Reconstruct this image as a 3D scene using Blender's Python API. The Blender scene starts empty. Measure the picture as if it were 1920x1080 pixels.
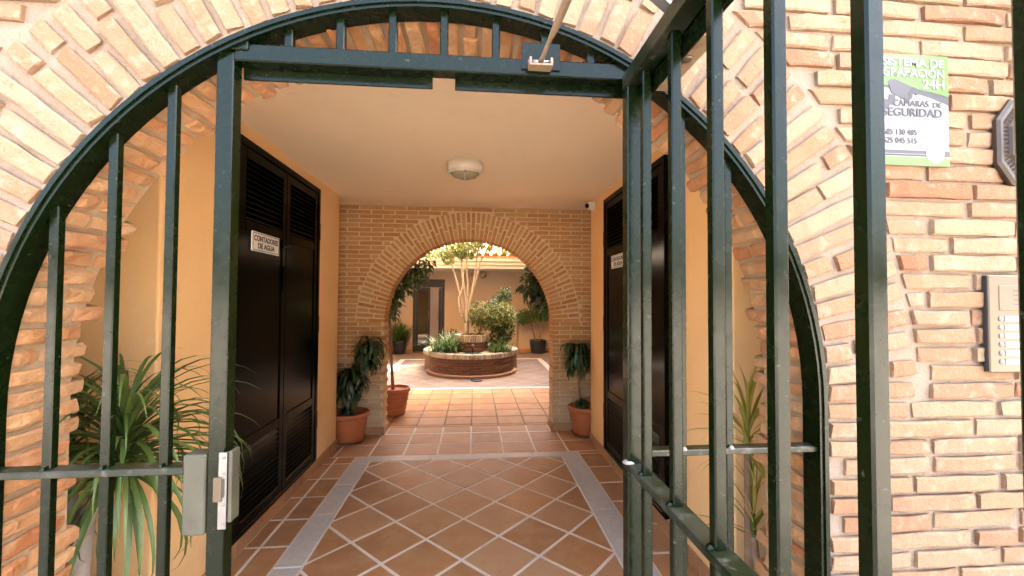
import bpy, bmesh, math, random
from mathutils import Vector, Matrix, noise
from math import radians as R, sin, cos, pi, sqrt, atan2, hypot
random.seed(11)
scene = bpy.context.scene
# ------------------------------------------------------------------ camera
cam = bpy.data.cameras.new('camera'); camo = bpy.data.objects.new('camera', cam)
scene.collection.objects.link(camo); scene.camera = camo
YAW, PITCH, ROLL, FPX = 0.0879810, 0.0253089, 0.0052737, 788.3
fwd = Vector((sin(YAW)*cos(PITCH), cos(YAW)*cos(PITCH), sin(PITCH)))
r0 = Vector((cos(YAW), -sin(YAW), 0)); u0 = r0.cross(fwd)
rt = r0*cos(ROLL) + u0*sin(ROLL); up = u0*cos(ROLL) - r0*sin(ROLL)
m = Matrix((rt, up, -fwd)).transposed().to_4x4(); m.translation = (0, 0, 1.5)
camo.matrix_world = m
cam.sensor_width = 36; cam.lens = 36*FPX/1920; cam.clip_start = 0.02; cam.clip_end = 3000
# ------------------------------------------------------------------ light
SUN_EL, SUN_AZ = 60, 62          # azimuth clockwise from +Y
w = bpy.data.worlds.new('World'); scene.world = w; w.use_nodes = True
nt = w.node_tree; bg = nt.nodes['Background']
sky = nt.nodes.new('ShaderNodeTexSky'); sky.sky_type = 'NISHITA'; sky.sun_disc = False
sky.sun_elevation = R(SUN_EL); sky.sun_rotation = R(SUN_AZ)
sky.air_density = 1.0; sky.dust_density = 8.0; sky.ozone_density = 0.2
nt.links.new(sky.outputs[0], bg.inputs[0]); bg.inputs[1].default_value = 0.15
sun = bpy.data.lights.new('sun', 'SUN'); sun.energy = 4.0; sun.angle = R(0.6); sun.color = (1, .93, .82)
suno = bpy.data.objects.new('sun', sun); scene.collection.objects.link(suno)
sd = Vector((sin(R(SUN_AZ))*cos(R(SUN_EL)), cos(R(SUN_AZ))*cos(R(SUN_EL)), sin(R(SUN_EL))))
suno.rotation_euler = (-sd).to_track_quat('-Z', 'Y').to_euler(); suno.location = sd*30
vs = scene.view_settings
vs.view_transform = 'Standard'; vs.look = 'None'; vs.gamma = 1; vs.use_curve_mapping = False
vs.exposure = 4.3

# ------------------------------------------------------------------ materials
def mat(name, col=(.5, .5, .5), rough=.6, metal=0, spec=.5, coat=0, bump=None, var=None, extra=None):
    """bump=(scale,strength,dist); var=list of (scale, colour, lo, hi, factor, detail) noise layers in world space"""
    M = bpy.data.materials.new(name); M.use_nodes = True
    t = M.node_tree; b = t.nodes['Principled BSDF']; N = t.nodes.new; L = t.links.new
    b.inputs['Roughness'].default_value = rough; b.inputs['Metallic'].default_value = metal
    b.inputs['Specular IOR Level'].default_value = spec; b.inputs['Coat Weight'].default_value = coat
    b.inputs['Coat Roughness'].default_value = .12
    geo = N('ShaderNodeNewGeometry'); pos = geo.outputs['Position']
    rgb = N('ShaderNodeRGB'); rgb.outputs[0].default_value = (*col, 1); cur = rgb.outputs[0]
    def mix(f, a, bb, blend='MIX'):
        x = N('ShaderNodeMix'); x.data_type = 'RGBA'; x.blend_type = blend
        if isinstance(f, (int, float)): x.inputs[0].default_value = f
        else: L(f, x.inputs[0])
        for v, s in ((a, 6), (bb, 7)):
            if isinstance(v, tuple): x.inputs[s].default_value = (*v, 1)
            else: L(v, x.inputs[s])
        return x.outputs[2]
    def noi(sc, det=4, rough=.55):
        n = N('ShaderNodeTexNoise'); n.inputs['Scale'].default_value = sc; n.inputs['Detail'].default_value = det
        n.inputs['Roughness'].default_value = rough; L(pos, n.inputs['Vector']); return n.outputs['Fac']
    def ramp(v, lo, hi, a=0., bb=1.):
        x = N('ShaderNodeMapRange'); L(v, x.inputs[0])
        for i, q in enumerate((lo, hi, a, bb)): x.inputs[i+1].default_value = q
        return x.outputs[0]
    def math_(op, a, bb=0.):
        x = N('ShaderNodeMath'); x.operation = op
        for i, v in enumerate((a, bb)):
            if isinstance(v, (int, float)): x.inputs[i].default_value = v
            else: L(v, x.inputs[i])
        return x.outputs[0]
    ctx = dict(N=N, L=L, mix=mix, noi=noi, ramp=ramp, math=math_, pos=pos, geo=geo, b=b, t=t, M=M)
    if extra: cur = extra(ctx, cur) or cur
    for (sc, c, lo, hi, f, det) in (var or []):
        cur = mix(ramp(noi(sc, det), lo, hi, 0, f), cur, c)
    L(cur, b.inputs['Base Color'])
    if bump:
        bs = bump if isinstance(bump, list) else [bump]
        prev = None
        for sc, st, di in bs:
            bn = N('ShaderNodeBump'); bn.inputs['Strength'].default_value = st; bn.inputs['Distance'].default_value = di
            L(noi(sc, 5, .6), bn.inputs['Height'])
            if prev: L(prev, bn.inputs['Normal'])
            prev = bn.outputs[0]
        L(prev, b.inputs['Normal'])
    return M

def tinted(cols):
    """per piece colour: Object random + 'tint' mesh attribute through a ramp of colours"""
    def f(c, cur):
        oi = c['N']('ShaderNodeObjectInfo'); at = c['N']('ShaderNodeAttribute'); at.attribute_name = 'tint'
        v = c['math']('FRACT', c['math']('ADD', oi.outputs['Random'], at.outputs['Fac']))
        cr = c['N']('ShaderNodeValToRGB'); e = cr.color_ramp.elements
        n = len(cols)
        e[0].position = 0; e[0].color = (*cols[0], 1); e[1].position = 1; e[1].color = (*cols[-1], 1)
        for i in range(1, n-1):
            q = e.new(i/(n-1)); q.color = (*cols[i], 1)
        c['L'](v, cr.inputs[0]); c['rand'] = v
        return cr.outputs[0]
    return f

MORT = mat('facade_mortar', (0.1758, 0.1333, 0.0956), .95, spec=.15, bump=[(28, .6, .008), (160, .8, .004)],
           var=[(7, (0.1980, 0.1568, 0.1212), .35, .65, .8, 5), (40, (0.1505, 0.1082, 0.0734), .52, .75, .6, 4), (160, (0.1188, 0.0862, 0.0598), .6, .72, .6, 3)])
BRK = mat('facade_brick', (0.1760, 0.1110, 0.0612), .92, spec=.2, bump=[(45, .7, .006), (220, .9, .003)],
          extra=tinted([(0.1800, 0.1007, 0.0542), (0.2000, 0.1332, 0.0804), (0.1720, 0.0936, 0.0524), (0.2096, 0.1444, 0.0909), (0.1856, 0.1094, 0.0664), (0.1520, 0.0698, 0.0340), (0.2016, 0.1364, 0.0865), (0.1800, 0.1031, 0.0585), (0.2064, 0.1396, 0.0865), (0.1640, 0.0825, 0.0428), (0.1984, 0.1269, 0.0769)]),
          var=[(30, (0.2200, 0.1761, 0.1232), .54, .70, .65, 6), (46, (0.1320, 0.0618, 0.0280), .58, .74, .5, 5), (150, (0.2240, 0.1824, 0.1311), .60, .70, .5, 3), (240, (0.0880, 0.0436, 0.0227), .64, .72, .6, 2)])
RVB = mat('reveal_brick', (0.3240, 0.1503, 0.0634), .9, spec=.2, bump=[(50, .8, .008), (240, .6, .002)],
          extra=tinted([(0.3240, 0.1276, 0.0490), (0.3564, 0.1856, 0.0785), (0.3758, 0.2083, 0.0979), (0.3240, 0.1503, 0.0590), (0.3629, 0.1911, 0.0835), (0.3110, 0.1159, 0.0439), (0.3629, 0.1973, 0.0929)]),
          var=[(14, (0.4147, 0.2662, 0.1368), .5, .72, .65, 6), (60, (0.2333, 0.0869, 0.0295), .56, .76, .5, 4)])
def damp(c, cur):
    cr = tinted([(.38, .175, .06), (.46, .24, .09), (.36, .155, .05), (.48, .265, .11), (.42, .20, .07)])(c, cur)
    sep = c['N']('ShaderNodeSeparateXYZ'); c['L'](c['pos'], sep.inputs[0])
    h = c['math']('ADD', sep.outputs[2], c['math']('MULTIPLY', c['noi'](5, 5), 1.1))
    return c['mix'](c['ramp'](h, .75, 1.45, .55, 0), cr, (.60, .48, .34))   # lime bloom rising from the floor
IBR = mat('inner_brick', (.4, .2, .1), .9, spec=.2, bump=[(70, .5, .004)], extra=damp,
          var=[(22, (.52, .33, .14), .52, .75, .6, 5), (60, (.26, .11, .035), .58, .8, .5, 4)])
IMO = mat('inner_mortar', (.57, .40, .21), .95, spec=.1, bump=[(40, .6, .006)], var=[(9, (.62, .48, .32), .4, .7, .7, 4)])
def scuff(c, cur):
    sep = c['N']('ShaderNodeSeparateXYZ'); c['L'](c['pos'], sep.inputs[0])
    h = c['math']('SUBTRACT', c['noi'](7, 7, .7), c['math']('MULTIPLY', sep.outputs[2], .55))
    return c['mix'](c['ramp'](h, .30, .52, 0, .45), cur, (.55, .38, .24))   # splash dirt and knocks near the floor
PLA = mat('orange_plaster', (.82, .50, .21), .88, spec=.25, extra=scuff, bump=[(30, .25, .006), (180, .25, .0015)],
          var=[(1.6, (.83, .54, .26), .4, .7, .7, 4), (9, (.74, .46, .22), .5, .8, .35, 5), (.9, (.70, .45, .25), .5, .75, .45, 6), (34, (.86, .64, .42), .6, .75, .35, 5)])
CEI = mat('ceiling_plaster', (.90, .71, .46), .9, spec=.2, bump=[(60, .1, .003)], var=[(2, (.85, .65, .40), .45, .7, .5, 4), (14, (.72, .55, .36), .55, .8, .3, 6)])
CPL = mat('courtyard_plaster', (0.4230, 0.3220, 0.2327), .9, spec=.2, bump=[(60, .15, .004)], var=[(1.2, (0.4500, 0.3680, 0.2945), .4, .65, .8, 5)])
def tilevar(c, cur):
    x = tinted([(.34, .165, .065), (.42, .225, .10), (.29, .13, .052), (.44, .25, .125), (.36, .17, .07), (.42, .20, .075), (.31, .15, .068)])(c, cur)
    n = c['noi'](5, 5); n2 = c['noi'](60, 3)
    c['L'](c['ramp'](n, .3, .7, .34, .56), c['b'].inputs['Roughness'])
    return x
TIL = mat('terracotta_tile', (.4, .2, .1), .5, spec=.36, bump=[(30, .06, .004), (160, .12, .001)], extra=tilevar,
          var=[(7, (.46, .28, .14), .45, .72, .6, 5), (24, (.26, .115, .048), .55, .8, .55, 5), (1.3, (.28, .14, .07), .5, .75, .45, 6), (120, (.2, .09, .04), .62, .72, .5, 3)])
GRO = mat('pale_grout', (.70, .61, .50), .9, spec=.2, bump=[(120, .4, .002)], var=[(6, (.50, .41, .32), .5, .75, .6, 5)])
def courtile(c, cur):
    tc = c['N']('ShaderNodeMapping'); tc.inputs['Rotation'].default_value = (0, 0, R(45)); c['L'](c['pos'], tc.inputs[0])
    br = c['N']('ShaderNodeTexBrick'); br.offset = 0
    for k, v in (('Scale', 1.), ('Mortar Size', .006), ('Brick Width', .32), ('Row Height', .32), ('Mortar Smooth', .1), ('Bias', 0.)): br.inputs[k].default_value = v
    br.inputs['Color1'].default_value = (.155, .108, .086, 1); br.inputs['Color2'].default_value = (.195, .143, .114, 1); br.inputs['Mortar'].default_value = (.31, .26, .21, 1)
    c['L'](tc.outputs[0], br.inputs['Vector']); return br.outputs[0]
CTI = mat('courtyard_tile', (.4, .2, .1), .75, spec=.12, extra=courtile, var=[(5, (.24, .195, .155), .5, .75, .5, 4)])
def marb(c, cur):
    n = c['noi'](9, 8, .7)
    v = c['math']('ABSOLUTE', c['math']('SUBTRACT', n, .5))
    return c['mix'](c['ramp'](v, 0, .08, .45, 0), cur, (.36, .36, .35))
MAR = mat('white_marble', (.54, .50, .43), .3, spec=.5, extra=marb, var=[(3, (.46, .43, .38), .45, .7, .6, 5), (30, (.45, .40, .34), .6, .75, .5, 5)])
def paint(c, cur):
    n = c['noi'](35, 5); c['L'](c['ramp'](n, .3, .7, .14, .34), c['b'].inputs['Roughness'])
    return c['mix'](c['ramp'](c['noi'](90, 4), .66, .74, 0, .5), cur, (.06, .06, .04))   # worn specks
GRN = mat('green_gate_paint', (0.0018, 0.0044, 0.0008), .3, spec=.16, coat=.07, extra=paint, bump=[(70, .06, .002), (300, .10, .0006)],
          var=[(4, (0.0026, 0.0059, 0.0012), .4, .7, .6, 4), (48, (0.0338, 0.0140, 0.0053), .70, .76, .7, 5)])
GRD = mat('dusty_gate_paint', (.003, .0065, .0013), .4, spec=.25, coat=.05, bump=[(70, .1, .002)], var=[(9, (.030, .030, .022), .48, .70, .8, 6), (38, (.055, .052, .042), .56, .70, .8, 5), (90, (.012, .010, .006), .6, .7, .6, 3)])
LKB = mat('worn_lock_paint', (0.0306, 0.0297, 0.0180), .45, spec=.4, bump=[(60, .2, .002)], var=[(9, (0.0476, 0.0449, 0.0300), .45, .7, .8, 5), (40, (0.0136, 0.0145, 0.0090), .6, .75, .6, 4)])
DGR = mat('dark_door_paint', (.0009, .0016, .0009), .16, spec=.045, coat=0, bump=[(14, .03, .003)])
STE = mat('bare_steel', (0.1680, 0.1645, 0.1610), .38, metal=.85, bump=[(80, .1, .001)], var=[(30, (0.2800, 0.2450, 0.1960), .55, .75, .6, 4)])
ARM = mat('tan_closer_enamel', (.20, .14, .085), .4, metal=.2, bump=[(60, .15, .001)], var=[(18, (.13, .065, .03), .55, .72, .8, 5)])
CHA = mat('champagne_aluminium', (0.0646, 0.0444, 0.0223), .42, metal=.25, bump=[(300, .05, .0005)])
LAT = mat('terracotta_pot', (.40, .115, .036), .6, bump=[(40, .25, .003)], var=[(10, (.46, .17, .065), .5, .75, .6, 5), (30, (.5, .33, .22), .64, .8, .4, 5)])
SOI = mat('potting_soil', (.035, .022, .014), .95, bump=[(90, 1, .02)])
PBL = mat('dark_plastic_pot', (.018, .022, .03), .45)
PWH = mat('white_pebbles', (.7, .68, .62), .7, bump=[(40, .8, .02)])
WHP = mat('white_plastic', (.62, .53, .41), .4)
GLS = mat('ribbed_lamp_glass', (.30, .25, .14), .18, spec=.6, bump=[(120, .5, .004)])
PAP = mat('notice_paper', (.72, .69, .60), .5)
BLK = mat('black_print', (.012, .012, .014), .5)
BKG = mat('black_lens', (.006, .006, .008), .08)
WHI = mat('white_print', (0.1309, 0.1309, 0.1288), .4)
LIM = mat('lime_green_print', (0.0473, 0.0907, 0.0047), .4)
GRY = mat('grey_print', (0.0164, 0.0164, 0.0206), .5)
LGR = mat('pale_grey_print', (0.1050, 0.1050, 0.1050), .5)
LIL = mat('lilac_grey_print', (0.0240, 0.0208, 0.0256), .5)
BRZ = mat('bronze_lamp_metal', (0.0231, 0.0137, 0.0068), .45, metal=.1, bump=[(60, .2, .002)], var=[(20, (0.0336, 0.0209, 0.0109), .5, .7, .7, 4)])
GLA = mat('door_glass', (.012, .014, .014), .03, spec=.8)
STU = mat('cream_cornice', (.55, .51, .45), .8, bump=[(60, .2, .003)], var=[(4, (.46, .42, .36), .5, .75, .6, 5)])
ROF = mat('roof_tile', (.50, .25, .13), .85, bump=[(60, .5, .005)], extra=tinted([(.5, .25, .13), (.56, .34, .2), (.44, .2, .1)]), var=[(6, (.6, .45, .3), .5, .75, .6, 4)])
COP = mat('coping_brick', (.5, .4, .28), .9, bump=[(60, .6, .005)], extra=tinted([(.34, .29, .22), (.42, .37, .29), (.27, .21, .15), (.38, .33, .26)]), var=[(12, (.36, .27, .17), .5, .75, .6, 4)])
FBR = mat('fountain_brick', (.2, .08, .04), .85, bump=[(60, .6, .005)], extra=tinted([(.17, .07, .04), (.12, .05, .03), (.21, .10, .06), (.09, .045, .03), (.22, .09, .045)]), var=[(12, (.13, .07, .04), .5, .75, .6, 4)])
FRG = mat('fountain_foot', (.26, .15, .09), .9, bump=[(60, .6, .005)], var=[(12, (.18, .10, .06), .5, .75, .6, 4)])
FMO = mat('fountain_mortar', (.2, .13, .08), .95)
BRK_BARK = mat('grey_bark', (.40, .35, .29), .9, bump=[(50, .7, .006)], var=[(16, (.25, .19, .13), .5, .7, .7, 5)])
BARK2 = mat('brown_bark', (.22, .13, .07), .9, bump=[(50, .7, .006)], var=[(16, (.33, .22, .13), .5, .7, .7, 5)])
PAV = mat('street_paving', (.40, .355, .31), .9, bump=[(30, .3, .006)], var=[(.7, (.35, .31, .27), .4, .7, .7, 5), (12, (.28, .25, .21), .55, .75, .5, 4)])
SAND = mat('fountain_sand', (.52, .45, .36), .95, bump=[(30, .6, .01)])

def leafmat(name, cols, pale=None, trans=.3, rough=.42, lo=.52, hi=.62, sc=9):
    def ex(c, cur):
        x = tinted(cols)(c, cur)
        if pale: x = c['mix'](c['ramp'](c['noi'](sc, 3), lo, hi, 0, .9), x, pale)
        tr = c['N']('ShaderNodeBsdfTranslucent'); c['L'](x, tr.inputs[0])
        ms = c['N']('ShaderNodeMixShader'); ms.inputs[0].default_value = trans
        out = c['t'].nodes['Material Output']
        c['L'](c['b'].outputs[0], ms.inputs[1]); c['L'](tr.outputs[0], ms.inputs[2]); c['L'](ms.outputs[0], out.inputs[0])
        return x
    return mat(name, (.05, .1, .03), rough, spec=.5, extra=ex)
LDR = leafmat('dracaena_leaf', [(0.0561, 0.0960, 0.0179), (0.0978, 0.1408, 0.0281), (0.0416, 0.0768, 0.0136), (0.1326, 0.1728, 0.0416), (0.0697, 0.1152, 0.0213)])
LYD = leafmat('yellowing_dracaena_leaf', [(.36, .31, .045), (.42, .34, .06), (.24, .25, .04), (.46, .35, .07)])
LDK = leafmat('dark_weeping_leaf', [(.022, .05, .015), (.035, .07, .02), (.018, .04, .012), (.05, .085, .025)], trans=.18)
LVA = leafmat('variegated_leaf', [(.06, .11, .03), (.09, .15, .04), (.045, .09, .025)], pale=(.52, .49, .17), trans=.25, lo=.52, hi=.59, sc=16)
LPA = leafmat('crown_highlight_leaf', [(.13, .20, .05), (.18, .25, .07), (.10, .17, .04)], pale=(.50, .54, .25), trans=.35, lo=.50, hi=.60, sc=12)  # pale patches put sunlit highlights into the crown leaf colour
LFE = leafmat('fern_leaf', [(.08, .15, .04), (.13, .22, .06), (.06, .11, .03)])
LTR = leafmat('dark_tree_leaf', [(.03, .06, .018), (.05, .085, .028), (.022, .045, .014)], trans=.2)
LTR2 = leafmat('olive_tree_leaf', [(.05, .095, .025), (.075, .12, .035), (.035, .065, .02)], trans=.25)

# ------------------------------------------------------------------ object helpers
COL = scene.collection
def thing(name, label, cat, loc=(0, 0, 0), group=None):
    o = bpy.data.objects.new(name, None); COL.objects.link(o); o.location = loc; o.empty_display_size = .1
    o['label'] = label; o['category'] = cat
    if group: o['group'] = group
    return o
def tag(o, label=None, cat=None, group=None, kind=None):
    for k, v in (('label', label), ('category', cat), ('group', group), ('kind', kind)):
        if v: o[k] = v
    return o
def obj(name, me, mt=None, parent=None, M=None):
    """mesh is in world space (or placed by M in world space)"""
    o = bpy.data.objects.new(name, me); COL.objects.link(o)
    if mt is not None and not me.materials: me.materials.append(mt)
    M = M if M is not None else Matrix()
    if parent:
        o.parent = parent
        o.matrix_local = WM[parent].inverted() @ M
    else: o.matrix_local = M
    WM[o] = M.copy()
    return o
class _WM(dict):
    def __missing__(s, o): s[o] = Matrix.Translation(o.location); return s[o]
WM = _WM()
class MB:
    def __init__(s): s.v = []; s.f = []; s.t = []; s.sm = False
    def add(s, vs, fs, tint=0.):
        n = len(s.v); s.v += [tuple(q) for q in vs]; s.f += [tuple(i+n for i in f) for f in fs]; s.t += [tint]*len(fs); return s
    def box(s, x0, x1, y0, y1, z0, z1, c=0., tint=0.):
        if c <= 0:
            vs = [(x, y, z) for z in (z0, z1) for y in (y0, y1) for x in (x0, x1)]
            return s.add(vs, [(0, 2, 3, 1), (4, 5, 7, 6), (0, 1, 5, 4), (2, 6, 7, 3), (0, 4, 6, 2), (1, 3, 7, 5)], tint)
        vs = []; idx = {}
        X, Y, Z = (x0, x1), (y0, y1), (z0, z1); sg = (1, -1)
        for i in (0, 1):
            for j in (0, 1):
                for k in (0, 1):
                    for a in range(3):      # vertex lying on face a
                        p = [X[i]+sg[i]*c, Y[j]+sg[j]*c, Z[k]+sg[k]*c]
                        p[a] = (X[i], Y[j], Z[k])[a]
                        idx[i, j, k, a] = len(vs); vs.append(p)
        g = lambda i, j, k, a: idx[i, j, k, a]
        fs = []
        for i in (0, 1):
            fs.append((g(i, 0, 0, 0), g(i, 1, 0, 0), g(i, 1, 1, 0), g(i, 0, 1, 0)))
            fs.append((g(0, i, 0, 1), g(1, i, 0, 1), g(1, i, 1, 1), g(0, i, 1, 1)))
            fs.append((g(0, 0, i, 2), g(1, 0, i, 2), g(1, 1, i, 2), g(0, 1, i, 2)))
            for j in (0, 1):
                fs.append((g(i, j, 0, 0), g(i, j, 1, 0), g(i, j, 1, 1), g(i, j, 0, 1)))
                fs.append((g(i, 0, j, 0), g(i, 1, j, 0), g(i, 1, j, 2), g(i, 0, j, 2)))
                fs.append((g(0, i, j, 1), g(1, i, j, 1), g(1, i, j, 2), g(0, i, j, 2)))
                for k in (0, 1): fs.append((g(i, j, k, 0), g(i, j, k, 1), g(i, j, k, 2)))
        return s.add(vs, fs, tint)
    def tube(s, pts, rad, n=8, cap=True, tint=0.):
        pts = [Vector(q) for q in pts]; rs = rad if isinstance(rad, (list, tuple)) else [rad]*len(pts)
        vs = []; 
        d0 = (pts[1]-pts[0]).normalized(); a = d0.orthogonal().normalized()
        for i, q in enumerate(pts):
            d = ((pts[min(i+1, len(pts)-1)]-pts[max(i-1, 0)])).normalized()
            a = (a - d*a.dot(d)).normalized(); b = d.cross(a)
            vs += [q+(a*cos(2*pi*k/n)+b*sin(2*pi*k/n))*rs[i] for k in range(n)]
        fs = [(i*n+k, i*n+(k+1) % n, (i+1)*n+(k+1) % n, (i+1)*n+k) for i in range(len(pts)-1) for k in range(n)]
        if cap: fs += [tuple(range(n))[::-1], tuple(range((len(pts)-1)*n, len(pts)*n))]
        return s.add(vs, fs, tint)
    def lathe(s, prof, c, n=32, axis='z', a0=0):
        c = Vector(c); vs = []
        for r, h in prof:
            for k in range(n):
                a = a0+2*pi*k/n; p = (r*cos(a), r*sin(a), h)
                if axis == 'y': p = (p[0], p[2], p[1])
                if axis == 'x': p = (p[2], p[0], p[1])
                vs.append(c+Vector(p))
        m = len(prof)
        fs = [(i*n+k, i*n+(k+1) % n, (i+1)*n+(k+1) % n, (i+1)*n+k) for i in range(m-1) for k in range(n)]
        if prof[0][0] > 1e-4: fs.append(tuple(range(n))[::-1])
        if prof[-1][0] > 1e-4: fs.append(tuple(range((m-1)*n, m*n)))
        return s.add(vs, fs)
    def mesh(s, name, smooth=False, fix=True):
        me = bpy.data.meshes.new(name); me.from_pydata(s.v, [], s.f)
        at = me.attributes.new('tint', 'FLOAT', 'FACE'); at.data.foreach_set('value', s.t)
        if fix:
            bm = bmesh.new(); bm.from_mesh(me); bmesh.ops.recalc_face_normals(bm, faces=bm.faces); bm.to_mesh(me); bm.free()
        if smooth: me.polygons.foreach_set('use_smooth', [True]*len(me.polygons))
        me.update(); return me
def prism(poly, a0, a1, axis='y', name='prism', bev=0., tri=True):
    """extrude a concave outline; axis y: outline in xz, axis z: outline in xy"""
    bm = bmesh.new()
    P = (lambda u, v, a: (u, a, v)) if axis == 'y' else ((lambda u, v, a: (u, v, a)) if axis == 'z' else (lambda u, v, a: (a, u, v)))
    A = [bm.verts.new(P(u, v, a0)) for u, v in poly]; B = [bm.verts.new(P(u, v, a1)) for u, v in poly]
    n = len(poly); sides = []
    f0 = bm.faces.new(A); f1 = bm.faces.new(B[::-1])
    for i in range(n): sides.append(bm.faces.new((A[i], A[(i+1) % n], B[(i+1) % n], B[i])))
    if bev:
        es = [e for e in bm.edges if any(v in A for v in e.verts) and any(v in B for v in e.verts)]
        bmesh.ops.bevel(bm, geom=es, offset=bev, segments=3, affect='EDGES', profile=.5)
    bmesh.ops.recalc_face_normals(bm, faces=bm.faces)
    if tri: bmesh.ops.triangulate(bm, faces=[f for f in bm.faces if len(f.verts) > 4], quad_method='BEAUTY', ngon_method='EAR_CLIP')
    me = bpy.data.meshes.new(name); bm.to_mesh(me); bm.free(); return me
def boxobj(name, x0, x1, y0, y1, z0, z1, mt, parent=None, c=.0015):
    return obj(name, MB().box(x0, x1, y0, y1, z0, z1, c).mesh(name), mt, parent)
def text_mesh(body, size, width=None, bold=0., ext=.0004):
    cu = bpy.data.curves.new('lettering', 'FONT'); cu.body = body; cu.size = size; cu.align_x = 'LEFT'; cu.extrude = ext; cu.offset = bold
    o = bpy.data.objects.new('lettering', cu); COL.objects.link(o)
    dg = bpy.context.evaluated_depsgraph_get(); me = bpy.data.meshes.new_from_object(o.evaluated_get(dg))
    bpy.data.objects.remove(o); bpy.data.curves.remove(cu)
    xs = [v.co.x for v in me.vertices]; x0, x1 = min(xs), max(xs)
    ys = [v.co.y for v in me.vertices]; y0 = min(ys)
    sx = width/(x1-x0) if width else 1
    for v in me.vertices: v.co.x = (v.co.x-x0)*sx
    me.materials.clear(); return me, ((x1-x0)*sx)

# ------------------------------------------------------------------ brick pieces
def brick_verts(L, h, d, rnd, cb=(0, 0, 0, 0), jit=.0020, ch=.0042):
    """rough brick: x along length, front at y=0 going back to y=d, z across. cb = end skews (x0 bottom, x0 top, x1 bottom, x1 top)"""
    ns = max(3, min(6, int(L/.045)+1)); vs = []
    for i in range(ns):
        t = i/(ns-1)
        e = .0 if 0 < i < ns-1 else 1
        pr = [(d, -h/2), (ch*.8, -h/2), (0, -h/2+ch), (0, h/2-ch), (ch*.8, h/2), (d, h/2)]
        w = rnd.uniform(-.0010, .0010); pw = rnd.uniform(-.0016, .0016)
        for k, (y, z) in enumerate(pr):
            tz = (z+h/2)/h
            xa = cb[0]+(cb[1]-cb[0])*tz; xb = L+cb[2]+(cb[3]-cb[2])*tz
            x = xa+(xb-xa)*t
            jy = rnd.uniform(-jit, jit) if 0 < k < 5 else 0
            if e and 0 < k < 5: jy += .004; x += (.004 if i == 0 else -.004)*rnd.random()*1.5
            vs.append((x+rnd.uniform(-.002, .002)*(0 < k < 5), y+jy+(pw if 0 < k < 5 else 0), z+w+rnd.uniform(-jit, jit)*.55))
    fs = [(i*6+k, i*6+(k+1) % 6, (i+1)*6+(k+1) % 6, (i+1)*6+k) for i in range(ns-1) for k in range(6)]
    fs += [tuple(range(6)), tuple(range((ns-1)*6, ns*6))[::-1]]
    return vs, fs
def brick_mesh(L, h, d, seed, **k):
    vs, fs = brick_verts(L, h, d, random.Random(seed), **k)
    return MB().add(vs, fs).mesh('brick')
BV = [brick_mesh(.245, .038, .05, s) for s in range(10)]
BH = [brick_mesh(.118, .038, .05, 40+s) for s in range(6)]
BQ = [brick_mesh(.075, .038, .05, 60+s) for s in range(4)]
for q in BV+BH+BQ: q.materials.append(BRK)
def nearest_mesh(L, rnd):
    if L > .17: return rnd.choice(BV), L/.245
    if L > .095: return rnd.choice(BH), L/.118
    return rnd.choice(BQ), L/.075

# ------------------------------------------------------------------ ground and floors
G = MB().box(-400, 400, -400, 1.02, -.5, -.02).box(-400, 400, 13.5, 400, -.5, -.02).box(-400, -9, 1.02, 13.5, -.5, -.02).box(9, 400, 1.02, 13.5, -.5, -.02)
ground = tag(obj('ground', G.mesh('ground'), PAV), kind='structure')
floor = tag(obj('passage_floor', MB().box(-2.1, 2.0, 1.02, 5.0, -.2, -.0022).mesh('floor'), GRO), kind='structure')
cfl = tag(obj('courtyard_floor', MB().box(-9, 9, 5.0, 13.5, -.2, -.0045).mesh('cfloor'), CTI), kind='structure')
def clip(poly, rect):
    x0, x1, y0, y1 = rect
    for ax, lim, sg in ((0, x0, 1), (0, x1, -1), (1, y0, 1), (1, y1, -1)):
        out = []
        for i in range(len(poly)):
            a, b = poly[i-1], poly[i]; da = (a[ax]-lim)*sg; db = (b[ax]-lim)*sg
            if (da >= 0) != (db >= 0):
                t = da/(da-db); out.append((a[0]+(b[0]-a[0])*t, a[1]+(b[1]-a[1])*t))
            if db >= 0: out.append(b)
        poly = out
        if not poly: return []
    return poly
def area(p): return abs(sum(p[i-1][0]*p[i][1]-p[i][0]*p[i-1][1] for i in range(len(p))))/2
def tile(poly, parent, mt, name, z=0., th=.03, rnd=random):
    if len(poly) < 3 or area(poly) < .0012: return
    cx = sum(q[0] for q in poly)/len(poly); cy = sum(q[1] for q in poly)/len(poly)
    pl = [q for i, q in enumerate(poly) if hypot(q[0]-poly[i-1][0], q[1]-poly[i-1][1]) > 1e-4]
    n = len(pl)
    if n < 3: return
    ins = .0035
    tx, ty = rnd.uniform(-.004, .004), rnd.uniform(-.004, .004); dz = rnd.uniform(-.0012, .0012)
    top = []
    for x, y in pl:
        l = hypot(x-cx, y-cy) or 1; top.append((x-(x-cx)/l*ins*1.3, y-(y-cy)/l*ins*1.3, z+dz+tx*(x-cx)+ty*(y-cy)))
    vs = [(x, y, z-th) for x, y in pl]+[(x, y, z-.0025+dz) for x, y in pl]+top
    fs = [tuple(range(2*n, 3*n)), tuple(range(n))[::-1]]
    for a in (0, n): fs += [(a+i, a+(i+1) % n, a+n+(i+1) % n, a+n+i) for i in range(n)]
    me = MB().add([(a-cx, b-cy, c) for a, b, c in vs], fs).mesh(name)
    return obj(name, me, mt, parent, Matrix.Translation((cx, cy, 0)))
TP, GAP = .3203, .0090
SX0, SX1, SO0, SO1 = -.948, .842, -1.10, 1.017      # marble strip: inner and outer edges
SYi, SYo, SYn = 3.99, 4.12, 1.17
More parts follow.
